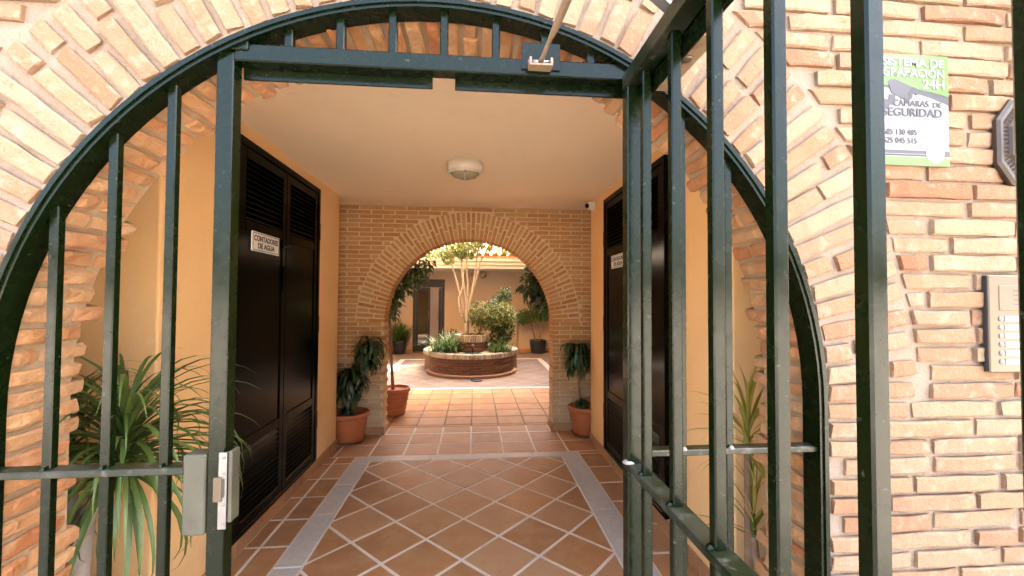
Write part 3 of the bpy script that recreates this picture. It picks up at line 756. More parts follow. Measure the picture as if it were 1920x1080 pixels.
for an in (90, 215, 325):
    c_, s_ = cos(R(an)), sin(R(an)); k = .11
    sheet('badge_mark', [(.80+.015*c_-.008*s_, .125+.011*s_+.006*c_), (.80+.07*c_-.008*s_, .125+.05*s_+.006*c_), (.80+.07*c_+.008*s_, .125+.05*s_-.006*c_), (.80+.015*c_+.008*s_, .125+.011*s_-.006*c_)], LGR, .0013)
# camera picture printed on the sign
sheet('camera_print', [(.17, .745), (.20, .765), (.27, .77), (.52, .70), (.50, .63), (.42, .585), (.22, .645)], LIL, .0012)
sheet('camera_print', [(.45, .655), (.51, .705), (.60, .685), (.60, .645), (.55, .635), (.53, .65), (.50, .635), (.49, .60), (.44, .575), (.39, .585), (.39, .61), (.43, .60), (.46, .62)], BLK, .0015)
sheet('camera_print', [(.06, .60), (.18, .58), (.19, .63), (.27, .63), (.27, .545), (.20, .54), (.17, .505), (.06, .50)], GRY, .0014)
# intercom
ic = thing('intercom_panel', 'champagne aluminium door intercom with six call buttons on brick', 'intercom', (1.43, FS, 1.31))
ix, iz0, iz1 = 1.362, 1.310, 1.570
fx('back_frame', ix+.001, ix+.137, iz0+.001, iz1-.001, FS-.0045, FS+.006, BLK, ic, .001)
fx('panel', ix, ix+.138, iz0, iz1, FS-.0095, FS-.0042, CHA, ic, .003)
fx('speaker_module', ix+.030, ix+.108, iz1-.095, iz1-.028, FS-.0107, FS-.009, CHA, ic, .0008)
for i in range(4): fx('speaker_slot', ix+.072, ix+.100, iz1-.044-i*.012, iz1-.040-i*.012, FS-.0111, FS-.0105, BLK, ic)
for i in range(6):
    z = iz1-.117-i*.0228
    b_ = MB().lathe([(.0065, -.009), (.0065, -.011), (.0052, -.012), (0, -.012)], (ix+.034, FS, z), 16, 'y'); bo = obj('call_button', b_.mesh('b', True), STE, ic)
    obj('button_lens', MB().lathe([(.0042, -.0119), (.0036, -.0131), (0, -.0135)], (ix+.034, FS, z), 14, 'y').mesh('l', True), WHI, bo)
    fx('name_card', ix+.046, ix+.108, z-.0075, z+.0075, FS-.0104, FS-.009, WHI, ic)
    for q0, q1 in ((.050, .064), (.077, .090)): fx('card_writing', ix+q0, ix+q1, z-.0012, z+.0014, FS-.0107, FS-.0102, LGR, ic)
fx('microphone', ix+.035, ix+.0375, iz1-.092, iz1-.0895, FS-.0111, FS-.0106, BLK, ic)
# bronze wall lantern on an octagonal plate
la = thing('wall_lantern', 'bronze wall lantern on an octagonal beaded back plate beside the sign', 'lamp', (1.487, FS, 1.93))
lx, lz = 1.492, 1.932
hw, hh = .090, .118
def octo(k, y, e=0): 
    a_, b_ = hw*k-e, hh*k-e; c_ = .045*k
    return [(lx+p, y, lz+q) for p, q in ((-a_, -b_+c_*1.3), (-a_, b_-c_*1.3), (-a_+c_, b_), (a_-c_, b_), (a_, b_-c_*1.3), (a_, -b_+c_*1.3), (a_-c_, -b_), (-a_+c_, -b_))]
rings = [(1, FS+.004), (1, FS-.006), (.94, FS-.012), (.86, FS-.012), (.83, FS-.008), (.68, FS-.010), (.64, FS-.018), (.56, FS-.020), (.5, FS-.016), (.3, FS-.018)]
vs = []; 
for k, y in rings: vs += octo(k, y)
fs = [(i*8+j, i*8+(j+1) % 8, (i+1)*8+(j+1) % 8, (i+1)*8+j) for i in range(len(rings)-1) for j in range(8)]+[tuple(range(72, 80)), tuple(range(8))[::-1]]
pl = obj('back_plate', MB().add(vs, fs).mesh('bp'), BRZ, la)
P8 = [Vector(q) for q in octo(.765, FS-.009)]
bd = MB()
for i in range(8):
    a_, b_ = P8[i], P8[(i+1) % 8]; n = max(2, int((b_-a_).length/.0105))
    for j in range(n):
        p_ = a_+(b_-a_)*(j+.5)/n
        e_ = (b_-a_).normalized(); o_ = Vector((0, 1, 0)).cross(e_)
        q = [p_+e_*x*.0035+o_*z*.009+Vector((0, y, 0)) for x, z, y in ((-1, -1, 0), (1, -1, 0), (1, 1, 0), (-1, 1, 0), (0, -.8, -.004), (0, .8, -.004))]
        bd.add(q, [(0, 1, 4), (1, 2, 5, 4), (2, 3, 5), (3, 0, 4, 5)])
tag(obj('beading', bd.mesh('bead'), BRZ, pl), kind='stuff')
obj('arm', MB().tube([(lx, FS-.016, lz+.01), (lx+.01, FS-.06, lz), (lx+.03, FS-.12, lz+.03), (lx+.05, FS-.16, lz+.10), (lx+.055, FS-.165, lz+.16)], [.012, .010, .009, .009, .010], 10).mesh('a', True), BRZ, la)
cx_, cy_ = lx+.055, FS-.165
obj('lantern_base', MB().lathe([(.012, .15), (.05, .165), (.055, .18), (.05, .185)], (cx_, cy_, lz), 8).mesh('lb'), BRZ, la)
obj('lantern_glass', MB().lathe([(.042, .18), (.07, .36)], (cx_, cy_, lz), 8).mesh('lg'), GLS, la)
obj('lantern_cap', MB().lathe([(.085, .358), (.085, .368), (.05, .41), (.02, .44), (.012, .47), (0, .48)], (cx_, cy_, lz), 8).mesh('lc'), BRZ, la)
for i in range(8):
    a_ = 2*pi*i/8; obj('lantern_rib', MB().tube([(cx_+.043*cos(a_), cy_+.043*sin(a_), lz+.18), (cx_+.072*cos(a_), cy_+.072*sin(a_), lz+.36)], .003, 6).mesh('r'), BRZ, la)

# ------------------------------------------------------------------ ceiling lamp and dome camera
cl = thing('ceiling_lamp', 'cream oval bulkhead lamp with ribbed glass on the passage ceiling', 'lamp', (-.082, 3.2, HC-.08))
lc = Vector((-.083, 3.20, HC))
S_ = Matrix.Translation(lc) @ Matrix.Diagonal((1, .82, 1, 1))
def ell(prof, name, mt):
    me = MB().lathe(prof, (0, 0, 0), 40).mesh(name, True); return obj(name, me, mt, cl, S_)
ell([(.136, .002), (.138, -.04), (.132, -.066), (.120, -.070), (.110, -.062)], 'housing', WHP)
ell([(.111, -.060), (.104, -.084), (.084, -.104), (.05, -.116), (.0, -.120)], 'glass', GLS)
rg = MB(); 
for i in range(40):
    pass
rp = [(lc.x+.113*cos(2*pi*i/40), lc.y+.093*sin(2*pi*i/40), HC-.073) for i in range(41)]
obj('rim', MB().tube(rp, .010, 8, False).mesh('rim', True), WHP, cl)
obj('guard_bar', MB().tube([(lc.x+.002, lc.y+.098*cos(t), HC-.068-.056*sin(t)) for t in [pi*i/12 for i in range(13)]], .005, 8).mesh('gb', True), WHP, cl)
obj('drip_pin', MB().tube([(lc.x+.002, lc.y-.098, HC-.07), (lc.x+.002, lc.y-.099, HC-.098)], .0025, 6).mesh('dp'), BRZ, cl)
dm = thing('dome_camera', 'white dome security camera tucked under the ceiling at the wall end', 'camera', (1.2, 4.34, 2.44))
dcx, dcy, dcz = RW, 4.30, 2.478
obj('mount', MB().lathe([(.052, .004), (.052, -.030), (.047, -.038), (.0, -.038)], (dcx, dcy, dcz), 28, 'x').mesh('m', True), WHP, dm)
hd = MB(); o_ = Vector((dcx-.055, dcy-.01, dcz)); dirv = Vector((-.75, -.62, -.22)).normalized()
M_ = Matrix.Translation(o_) @ dirv.to_track_quat('Z', 'Y').to_matrix().to_4x4()
obj('eyeball', MB().lathe([(.0, -.040), (.025, -.033), (.039, -.015), (.043, .003), (.040, .02), (.032, .034), (.024, .038)], (0, 0, 0), 24).mesh('e', True), WHP, dm, M_)
obj('lens', MB().lathe([(.025, .034), (.025, .041), (.018, .043), (0, .044)], (0, 0, 0), 24).mesh('ln', True), BKG, dm, M_)

# ------------------------------------------------------------------ plants
def pot(name, par, c, r0, r1, h, mt, soil=SOI, ribs=0, saucer=False, rim=True):
    prof = [(r0*.98, 0), (r0, .006)]
    n = 14
    for i in range(1, n+1):
        t = i/n; rr = r0+(r1-r0)*(t**.8)
        if ribs: rr += .010*sin(t*ribs*2*pi)
        prof.append((rr, h*(.0+t*.86)))
    if rim: prof += [(r1+.012, h*.86), (r1+.018, h*.9), (r1+.016, h*.98), (r1+.008, h), (r1-.008, h), (r1-.014, h*.93)]
    else: prof += [(r1+.004, h*.98), (r1, h), (r1-.01, h), (r1-.014, h*.93)]
    o = obj(name, MB().lathe(prof, c, 36).mesh(name, True), mt, par)
    s = MB().lathe([(r1-.002, h*.90), (r1*.6, h*.925), (0, h*.93)], c, 24); obj('soil', s.mesh('soil', True), soil, par)
    if saucer: obj('saucer', MB().lathe([(r0*1.05, .0), (r0*1.22, .028), (r0*1.24, .03), (r0*1.17, .03), (r0*1.0, .006)], c, 32).mesh('sc', True), mt, par)
    return o
def strap(Lh, W, droop, seed, segs=9, fold=.25):
    """arching strap leaf along +x in the xz plane, root at origin; returns mesh"""
    rn = random.Random(seed); vs = []; a = R(rn.uniform(35, 60)); x = z = 0; st = Lh/segs; tw = rn.uniform(-.5, .5)
    for i in range(segs+1):
        t = i/segs; wd = W*(.55+.45*min(1, t*4))*(1-max(0, (t-.45)/.55)**1.6)*.5
        wd = max(wd, .0006); y = tw*.10*t*t*Lh
        nx, nz = -sin(a), cos(a)
        vs += [(x+nx*fold*wd, y-wd, z+nz*fold*wd), (x, y, z), (x+nx*fold*wd, y+wd, z+nz*fold*wd)]
        x += cos(a)*st; z += sin(a)*st; a -= droop/segs*(.5+t*1.2)
    fs = []
    for i in range(segs):
        b = i*3; fs += [(b, b+1, b+4, b+3), (b+1, b+2, b+5, b+4)]
    return MB().add(vs, fs).mesh('leaf', True, False)
def rosette(par, c, axis, variants, n, tilt, rn, scale=1., name='leaf'):
    """leaves spiralling round a short stem"""
    ax = Vector(axis).normalized(); q = Vector((0, 0, 1)).rotation_difference(ax).to_matrix().to_4x4()
    for i in range(n):
        t = i/max(1, n-1)
        az = i*2.39996+rn.uniform(-.25, .25)
        el = tilt[0]+(tilt[1]-tilt[0])*t+rn.uniform(-.18, .18)    # extra rotation upward (rad)
        M = Matrix.Translation(Vector(c)+ax*(t*.14*scale)) @ q @ Matrix.Rotation(az, 4, 'Z') @ Matrix.Rotation(-el, 4, 'Y') @ Matrix.Scale(scale*rn.uniform(.75, 1.12), 4)
        obj(name, rn.choice(variants), None, par, M)
rn = random.Random(21)
SV = [strap(.50, .0155, rn.uniform(1.4, 3.0), 300+i) for i in range(10)]
for q in SV: q.materials.append(LDR)
SY = [strap(.31, .0135, rn.uniform(.7, 1.9), 340+i) for i in range(7)]
for q in SY: q.materials.append(LYD)
def stem(par, pts, rad, mt=BRK_BARK, n=10, name='stem'):
    rr = random.Random(len(pts)); 
    return obj(name, MB().tube(pts, rad, n).mesh(name, True), mt, par)
# left niche
d1 = thing('dracaena_plant', 'large green dracaena with drooping strap leaves behind the fixed gate bars', 'plant', (-1.40, 1.60, 0))
pot('pot', d1, (-1.42, 1.62, 0), .13, .18, .32, LAT)
stem(d1, [(-1.40, 1.62, .28), (-1.385, 1.62, .45), (-1.365, 1.61, .60), (-1.355, 1.6, .72)], [.040, .038, .036, .040])
stem(d1, [(-1.36, 1.6, .66), (-1.32, 1.59, .76), (-1.26, 1.58, .84), (-1.20, 1.57, .92)], [.032, .026, .024, .020])
stem(d1, [(-1.36, 1.6, .68), (-1.41, 1.62, .80), (-1.45, 1.66, .95)], [.028, .022, .018])
cr = obj('crown', MB().tube([(-1.20, 1.57, .90), (-1.19, 1.565, 1.05)], [.022, .010], 8).mesh('c'), LDR, d1)
rosette(cr, (-1.195, 1.567, .90), (.1, -.12, 1), SV, 200, (-1.1, .62), rn, .93)
cr = obj('crown', MB().tube([(-1.45, 1.66, .93), (-1.455, 1.665, 1.05)], [.02, .010], 8).mesh('c'), LDR, d1)
rosette(cr, (-1.45, 1.66, .92), (-.1, .1, 1), SV, 100, (-.9, .9), rn, .8)
# right niche
d2 = thing('dracaena_plant', 'thin yellowing dracaena with two leaf tufts beside the brick reveal', 'plant', (1.10, 1.60, 0))
pot('pot', d2, (1.12, 1.62, 0), .11, .15, .28, LAT)
stem(d2, [(1.11, 1.62, .24), (1.10, 1.615, .5), (1.095, 1.61, .72), (1.085, 1.60, .92)], [.020, .018, .016, .013], BARK2)
stem(d2, [(1.13, 1.61, .24), (1.12, 1.60, .45), (1.10, 1.59, .58)], [.018, .015, .012], BARK2)
cr = obj('crown', MB().tube([(1.085, 1.60, .90), (1.082, 1.60, 1.0)], [.015, .008], 8).mesh('c'), LYD, d2)
rosette(cr, (1.085, 1.60, .89), (0, -.05, 1), SY, 50, (-1.0, 1.0), rn, .86)
cr = obj('crown', MB().tube([(1.10, 1.59, .57), (1.10, 1.59, .66)], [.012, .008], 8).mesh('c'), LDR, d2)
rosette(cr, (1.10, 1.59, .56), (0, -.05, 1), SY, 26, (-.5, .9), rn, .85)

def leafcloud(blobs, n, size, rn, asp=.42, droop=.0, shell=.55, mb=None):
    """folded leaf faces through ellipsoid blobs: (centre, radii, weight)"""
    mb = mb or MB(); W = sum(b[2] for b in blobs)
    for c, r, wgt in blobs:
        for _ in range(int(n*wgt/W)):
            while 1:
                p = Vector((rn.uniform(-1, 1), rn.uniform(-1, 1), rn.uniform(-1, 1)))
                if shell*rn.random() < p.length <= 1: break
            f = 1+.35*noise.noise(p*2.3+Vector(c)*3)
            P = Vector((c[0]+p.x*r[0]*f, c[1]+p.y*r[1]*f, c[2]+p.z*r[2]*f))
            d = (p+Vector((rn.gauss(0, .6), rn.gauss(0, .6), rn.gauss(0, .5)-droop))).normalized()
            s = size*rn.uniform(.65, 1.25)
            sd_ = d.cross(Vector((rn.gauss(0, .5), rn.gauss(0, .5), 1))).normalized(); nn = sd_.cross(d)
            a, b = P, P+d*s*.5+nn*s*.04
            e = P+d*s-nn*s*.10
            mb.add([a, b+sd_*s*asp*.5+nn*s*.08, e, b-sd_*s*asp*.5+nn*s*.08, b], [(0, 1, 4), (1, 2, 4), (2, 3, 4), (3, 0, 4)], rn.random())
    return mb
# weeping plants at the foot of the inner arch: strap leaf rosettes (one mesh per crown)
def weeping(par, heads, rn, n=46, L=.25, mt=LDK):
    for c, ax, s in heads:
        cr = MB()
        for i in range(int(n)):
            az = i*2.39996+rn.uniform(-.3, .3); a = rn.uniform(.1, 1.25); ln = L*s*rn.uniform(.7, 1.15); segs = 6
            P = Vector(c)+Vector((0, 0, rn.uniform(-.10, .04)*s)); h = Vector((cos(az), sin(az), 0)); sdv = Vector((-sin(az), cos(az), 0)); vs = []; dr = rn.uniform(2.2, 3.6)
            for k in range(segs+1):
                t = k/segs; wd = .032*s*(sin(pi*min(.97, t*.92+.08))**.7)*.5
                vs += [P-sdv*wd+Vector((0, 0, wd*.3)), P, P+sdv*wd+Vector((0, 0, wd*.3))]
                P = P+(h*cos(a)+Vector((0, 0, sin(a))))*ln/segs; a -= dr/segs
            fs = []
            for k in range(segs): b = k*3; fs += [(b, b+1, b+4, b+3), (b+1, b+2, b+5, b+4)]
            cr.add(vs, fs, rn.random())
        obj('crown', cr.mesh('crown', True, False), mt, par)
p1 = thing('potted_dracaena', 'dark two-headed weeping plant in terracotta pot at the arch foot', 'plant', (-1.27, 4.55, 0))
pot('pot', p1, (-1.30, 4.56, .012), .14, .185, .30, LAT, saucer=True)
stem(p1, [(-1.27, 4.55, .27), (-1.265, 4.55, .40), (-1.28, 4.56, .56), (-1.29, 4.56, .70)], [.016, .014, .012, .01], BARK2)
stem(p1, [(-1.265, 4.55, .38), (-1.23, 4.52, .55), (-1.16, 4.50, .72), (-1.11, 4.49, .95)], [.014, .012, .011, .009], BARK2)
weeping(p1, [((-1.28, 4.55, .68), 0, 1.0), ((-1.30, 4.56, .56), 0, .95), ((-1.09, 4.50, .98), 0, 1.0), ((-1.10, 4.50, .86), 0, .85), ((-1.30, 4.52, .33), 0, .5)], rn, 72, .27)
p2 = thing('potted_dracaena', 'dark single-headed weeping plant in orange terracotta pot by the wall end', 'plant', (1.17, 4.60, 0))
pot('pot', p2, (1.215, 4.60, .012), .115, .165, .31, LAT, saucer=True)
stem(p2, [(1.18, 4.60, .28), (1.165, 4.60, .45), (1.15, 4.59, .62), (1.13, 4.59, .78)], [.015, .013, .012, .01], BARK2)
stem(p2, [(1.20, 4.60, .28), (1.18, 4.60, .42), (1.145, 4.59, .58)], [.010, .009, .008], BARK2)
weeping(p2, [((1.13, 4.59, .93), 0, 1.0), ((1.14, 4.59, .80), 0, .95), ((1.17, 4.55, .36), 0, .5)], rn, 76, .27, mt=LDK)

# potted trees just beyond the inner arch
def potted_tree(label, base, trunk, blobs, mt, n, group=None, size=.10, ribs=5, bark=BARK2):
    t = thing('potted_tree', label, 'tree', base)
    pot('pot', t, base, .13, .185, .34, LAT, PWH, ribs=ribs)
    stem(t, trunk, [.022-.010*i/(len(trunk)-1) for i in range(len(trunk))], bark, name='trunk')
    top = Vector(trunk[-1])
    for i, (c, r, w_) in enumerate(blobs):
        c = Vector(c); mid = (top+c)/2+Vector((0, 0, .04))
        stem(t, [Vector(trunk[-2])*.4+top*.6, mid, c], [.009, .006, .003], bark, 6, 'limb')
    obj('crown', leafcloud(blobs, n, size, rn, .40, .9).mesh('crown', False, False), mt, t)
potted_tree('slender tree in a ribbed terracotta pot with white pebbles beside the arch', (-1.03, 5.60, 0),
            [(-1.05, 5.60, .30), (-1.075, 5.60, .7), (-1.10, 5.60, 1.15), (-1.10, 5.58, 1.5), (-1.04, 5.60, 1.85)],
            [((-.85, 5.65, 1.86), (.26, .26, .17), 1.4), ((-.98, 5.62, 1.68), (.17, .2, .14), .8), ((-1.05, 5.6, 1.50), (.12, .14, .14), .6), ((-1.08, 5.6, 1.34), (.09, .12, .10), .35), ((-.72, 5.7, 1.95), (.16, .2, .10), .5), ((-1.15, 5.6, 2.0), (.3, .3, .25), 1.2)], LTR2, 900)
potted_tree('drooping dark-leaved tree in a ribbed pot hidden behind the arch pier', (1.25, 5.75, 0),
            [(1.25, 5.75, .30), (1.26, 5.75, .8), (1.24, 5.75, 1.4), (1.2, 5.75, 1.8), (1.1, 5.75, 2.0)],
            [((.84, 5.8, 1.75), (.17, .2, .20), 1.1), ((.98, 5.78, 1.60), (.15, .18, .20), 1.0), ((.78, 5.8, 1.62), (.09, .1, .16), .4), ((1.15, 5.75, 1.75), (.25, .25, .28), 1.2), ((1.0, 5.78, 1.88), (.25, .2, .12), .8), ((1.03, 5.78, 1.42), (.07, .1, .12), .3)], LTR, 800, size=.115)

# ------------------------------------------------------------------ fountain
FX, FYc = -.05, 8.80
ft = thing('fountain', 'round two-tier brick fountain planter with pale brick copings', 'fountain', (FX, FYc, 0))
def ring_course(cx, cy, r, z0, h, pitch, name, mt, par, dep=.11, phase=0., arc=None, asstuff=None, tall=False):
    n = max(6, int(2*pi*r/pitch)); base = None
    w_ = 2*pi*r/n-.010
    vs, fs = brick_verts(w_ if not tall else h, h if not tall else w_, dep, rnd, jit=.003, ch=.005)
    for i in range(n):
        a = 2*pi*(i+phase)/n
        q = []
        v2, f2 = brick_verts(w_, h, dep, rnd, jit=.0025, ch=.005)
        X = Vector((-sin(a), cos(a), 0)); Yv = Vector((-cos(a), -sin(a), 0)); o = Vector((cx+r*cos(a), cy+r*sin(a), z0+h/2))
        q = [o+X*(x-w_/2)+Yv*y+Vector((0, 0, z)) for x, y, z in v2]
        front = sin(a) < .35
        if asstuff is not None and not front: asstuff.add(q, f2, rnd.random())
        else:
            me = MB().add([v-o for v in q], f2).mesh(name); obj(name, me, mt, par, Matrix.Translation(o))
body = obj('basin_wall', MB().lathe([(.90, 0), (.90, .05), (.845, .052), (.845, .40), (.70, .40), (.70, .33), (.36, .33)], (FX, FYc, 0), 64).mesh('bw'), FMO, ft)
st_ = MB()
for k in range(6): ring_course(FX, FYc, .858, .062+k*.0485, .038, .255, 'brick', FBR, body, .05, .5*(k % 2), None, st_)
tag(obj('far_brickwork', st_.mesh('fb'), FBR, ft), kind='stuff')
st_ = MB(); ring_course(FX, FYc, .890, .355, .085, .052, 'coping_brick', COP, body, .17, 0, None, st_)
tag(obj('far_coping', st_.mesh('fb'), COP, ft), kind='stuff')
obj('foot_ring', MB().lathe([(.90, .0), (.925, .004), (.925, .045), (.89, .056), (.84, .056)], (FX, FYc, 0), 64).mesh('fr'), FRG, ft)
rear = obj('rear_planter', MB().lathe([(1.0, 0), (1.0, .34), (.86, .34), (.86, .30), (0, .30)], (FX-.02, FYc+.52, 0), 48).mesh('rp'), FMO, ft)
st_ = MB(); ring_course(FX-.02, FYc+.52, 1.03, .325, .08, .055, 'coping_brick', COP, rear, .15, 0, None, st_); tag(obj('far_coping', st_.mesh('fb'), COP, ft), kind='stuff')
obj('sand_bed', MB().lathe([(.72, .395), (.5, .42), (.30, .46), (0, .47)], (FX, FYc, 0), 40).mesh('sb', True), SAND, ft)
TY = FYc-.12
up_ = obj('upper_tier', MB().lathe([(.31, .40), (.31, .70), (.25, .70), (.25, .69), (0, .69)], (FX, TY, 0), 40).mesh('ut'), FMO, ft)
st_ = MB()
for k in range(4): ring_course(FX, TY, .322, .425+k*.0495, .04, .2, 'brick', FBR, up_, .04, .5*(k % 2), None, st_)
ring_course(FX, TY, .352, .632, .135, .05, 'coping_brick', COP, up_, .10, 0, None, st_)
tag(obj('far_brickwork', st_.mesh('fb'), FBR, ft), kind='stuff')
obj('spout_lamp', MB().lathe([(.0, -.032), (.018, -.027), (.030, -.008), (.030, .010), (.018, .028), (0, .033)], (FX+.02, TY-.40, .575), 20).mesh('sl', True), WHI, ft)
obj('lamp_stalk', MB().tube([(FX+.02, TY-.40, .42), (FX+.02, TY-.40, .55)], .018, 10).mesh('ls', True), BLK, ft)
obj('spout_base', MB().lathe([(.20, .40), (.19, .425), (.12, .445), (0, .447)], (FX+.02, TY-.40, 0), 24).mesh('sb', True), GRY, ft)
# tree in the fountain
tr = thing('courtyard_tree', 'pale multi-stemmed tree with yellow-green crown growing in the fountain', 'tree', (FX-.07, TY, .69))
b0 = Vector((FX-.11, TY+.02, .66))
stem(tr, [b0, b0+Vector((0, 0, .25)), b0+Vector((.0, 0, .45)), b0+Vector((-.01, 0, .62))], [.055, .046, .042, .030], name='trunk')
ends = [((-.10, .0, .75), (-.20, .02, 1.15), (-.32, .05, 1.55), (-.40, .1, 1.95)), ((-.03, .02, .9), (-.10, .05, 1.3), (-.13, .1, 1.6), (-.10, .12, 2.0)), ((.02, 0, .8), (.01, 0, 1.2), (-.02, 0, 1.6), (.02, .0, 2.05)),
        ((.07, -.03, .8), (.14, -.04, 1.2), (.18, -.05, 1.6), (.26, -.08, 2.0)), ((.09, .06, .9), (.20, .1, 1.3), (.26, .13, 1.6), (.45, .2, 1.95)), ((-.12, -.05, .5), (-.17, -.06, .85), (-.10, -.05, 1.0), (-.06, -.05, 1.5))]
for e_ in ends:
    p0 = b0+Vector((0, 0, .3)); pts = [p0]+[b0+Vector(q) for q in e_]
    stem(tr, pts, [.026, .022, .018, .014, .010], n=8, name='limb')
C = lambda x, y, z: (FX+x, TY+y, z)
obj('crown', leafcloud([(C(-.45, .0, 2.55), (.32, .4, .20), 1.2), (C(-.15, -.1, 2.62), (.35, .4, .22), 1.5), (C(.15, .0, 2.72), (.35, .4, .2), 1.2), (C(-.8, .1, 2.50), (.25, .3, .16), .7), (C(-.05, .05, 2.45), (.14, .3, .10), .35), (C(.65, .2, 2.55), (.3, .2, .10), .35), (C(-.5, -.05, 2.33), (.10, .15, .12), .3),
     (C(0, .1, 3.0), (.9, .8, .3), 2.2), (C(-.25, .1, 2.45), (.12, .2, .12), .3)], 3300, .085, rn, .5, .2).mesh('crown', False, False), LPA, tr)
# shrubs in the fountain
def shrub(label, c, stems, blobs, mt, n, size, asp=.45):
    t = thing('shrub', label, 'shrub', c)
    for p in stems: stem(t, [c, ((c[0]+p[0])/2+.02, (c[1]+p[1])/2, (c[2]+p[2])/2), p], [.016, .012, .008], BARK2, 6)
    obj('crown', leafcloud(blobs, n, size, rn, asp, .2).mesh('crown', False, False), mt, t)
shrub('bushy variegated shrub with cream-edged leaves in the upper fountain tier', (FX+.12, TY+.05, .68), [(FX+.10, TY, 1.05), (FX+.28, TY, 1.1), (FX+.2, TY+.05, 1.2)],
      [((FX+.16, TY, 1.22), (.23, .22, .22), 1.2), ((FX+.36, TY+.03, 1.10), (.20, .2, .18), .9), ((FX+.05, TY, 1.12), (.14, .15, .15), .5), ((FX+.25, TY+.02, .98), (.2, .2, .12), .4), ((FX+.12, TY, .80), (.22, .1, .08), .25)], LVA, 1400, .075)
shrub('tall variegated shrub with dark lower leaves at the fountain rim', (FX+.55, TY+.12, .42), [(FX+.55, TY+.1, .9), (FX+.65, TY+.1, 1.2), (FX+.6, TY+.15, 1.4)],
      [((FX+.66, TY+.1, 1.22), (.22, .22, .20), 1.3), ((FX+.78, TY+.12, 1.05), (.13, .2, .16), .6), ((FX+.55, TY+.1, 1.02), (.2, .2, .16), .8)], LVA, 1200, .075)
shrub('dark leafy bush filling the rim beside the upper fountain tier', (FX+.52, TY+.02, .42), [(FX+.5, TY+.05, .7), (FX+.66, TY+.05, .8)],
      [((FX+.55, TY+.02, .70), (.20, .2, .22), 1.2), ((FX+.68, TY+.05, .78), (.16, .2, .2), .9), ((FX+.45, TY-.02, .50), (.12, .15, .12), .5)], LTR, 900, .085)
shrub('blue-green conical shrub rising behind the variegated one', (FX+.58, TY+.55, .33), [(FX+.58, TY+.5, 1.2), (FX+.62, TY+.5, 1.5)],
      [((FX+.60, TY+.5, 1.42), (.22, .2, .16), 1), ((FX+.70, TY+.5, 1.60), (.13, .15, .14), .6), ((FX+.48, TY+.5, 1.34), (.2, .2, .12), .7), ((FX+.55, TY+.5, 1.1), (.25, .2, .25), .8)], LTR2, 900, .08)
def spiky(label, c, n, L, mt, spread=1.):
    t = thing('spider_plant', label, 'plant', c, 'grassy plants in the fountain bed'); mb = MB()
    for i in range(n):
        az = rn.uniform(0, 2*pi); a = rn.uniform(.8, 1.5); ln = L*rn.uniform(.6, 1.15); P = Vector(c)+Vector((rn.gauss(0, .07*spread), rn.gauss(0, .06), 0)); h = Vector((cos(az), sin(az), 0)); sdv = Vector((-sin(az), cos(az), 0)); vs = []; dr = rn.uniform(.8, 2.2)
        for k in range(6):
            tt = k/5; wd = .011*(1-tt**2)+.001
            vs += [P-sdv*wd, P+sdv*wd]; P = P+(h*cos(a)+Vector((0, 0, sin(a))))*ln/5; a -= dr/5
        mb.add(vs, [(2*k, 2*k+1, 2*k+3, 2*k+2) for k in range(5)], rn.random())
    obj('leaves', mb.mesh('leaves', True, False), mt, t)
spiky('broad grassy clump of strap leaves in the fountain bed near the glass door', (FX-.50, FYc-.32, .42), 260, .50, LFE, 1.8)
spiky('small grassy clump of strap leaves in the fountain bed below the dark bush', (FX+.56, FYc-.36, .42), 170, .38, LFE, 1.1)
shrub('small dark bush between the grassy clump and the upper fountain tier', (FX-.42, TY+.25, .42), [(FX-.42, TY+.2, .7)], [((FX-.42, TY+.2, .70), (.17, .15, .14), 1)], LTR, 160, .08)
obj_d = thing('floor_drain', 'dark metal drain cover on the tiles before the fountain', 'drain', (.04, 7.78, 0))
obj('grate', MB().lathe([(.10, .0), (.10, .012), (.085, .018), (0, .020)], (.05, 7.74, 0), 20).mesh('g', True), GRY, obj_d)
obj('valve', MB().box(-.07, -.02, 7.74, 7.78, 0, .035, .004).mesh('v'), BLK, obj_d)

# ------------------------------------------------------------------ courtyard building
WY = 11.90
cb = thing('courtyard_building', 'single storey salmon rendered building with cream eaves behind the fountain', 'building', (0, WY, 0))
DX0, DX1, DZ = -1.72, -.84, 2.03
wl = prism([(-9, -.02), (DX0, -.02), (DX0, DZ), (DX1, DZ), (DX1, -.02), (9, -.02), (9, 2.5), (-9, 2.5)], WY, WY+.3, 'y', 'wall')
obj('wall', wl, CPL, cb)
obj('pilaster', MB().box(DX1+.002, 9, WY-.05, WY-.002, -.02, 2.49).mesh('pi'), CPL, cb)
obj('back_block', MB().box(-9, 9, WY+2.2, WY+6, -.02, 7.0).mesh('bb'), CPL, cb)
GY = 10.52        # eave line of the covered gallery in front of the wall
obj('gallery_ceiling', MB().box(-3.04, 2.99, GY+.06, WY-.001, 2.27, 2.34).mesh('gc'), STU, cb)
for (za, zb, yo) in ((2.245, 2.33, .0), (2.33, 2.42, -.05), (2.42, 2.52, -.11)):
    boxobj('cornice_band', -3.03, 2.98, GY+yo, GY+.20, za+.001, zb, STU, cb, .008)
rf = obj('roof', MB().add([(-3.04, GY-.14, 2.55), (2.99, GY-.14, 2.55), (2.99, WY+2.3, 3.65), (-3.04, WY+2.3, 3.65), (-3.04, GY-.14, 2.521), (2.99, GY-.14, 2.521), (2.99, WY+2.3, 3.55), (-3.04, WY+2.3, 3.55)],
     [(0, 1, 2, 3), (4, 5, 6, 7), (0, 1, 5, 4), (1, 2, 6, 5), (2, 3, 7, 6), (3, 0, 4, 7)]).mesh('roof'), ROF, cb)
gr = thing('gallery_roof', 'low gallery roof sheltering the near and side edges of the fountain court', 'roof', (0, 6, 2.56))
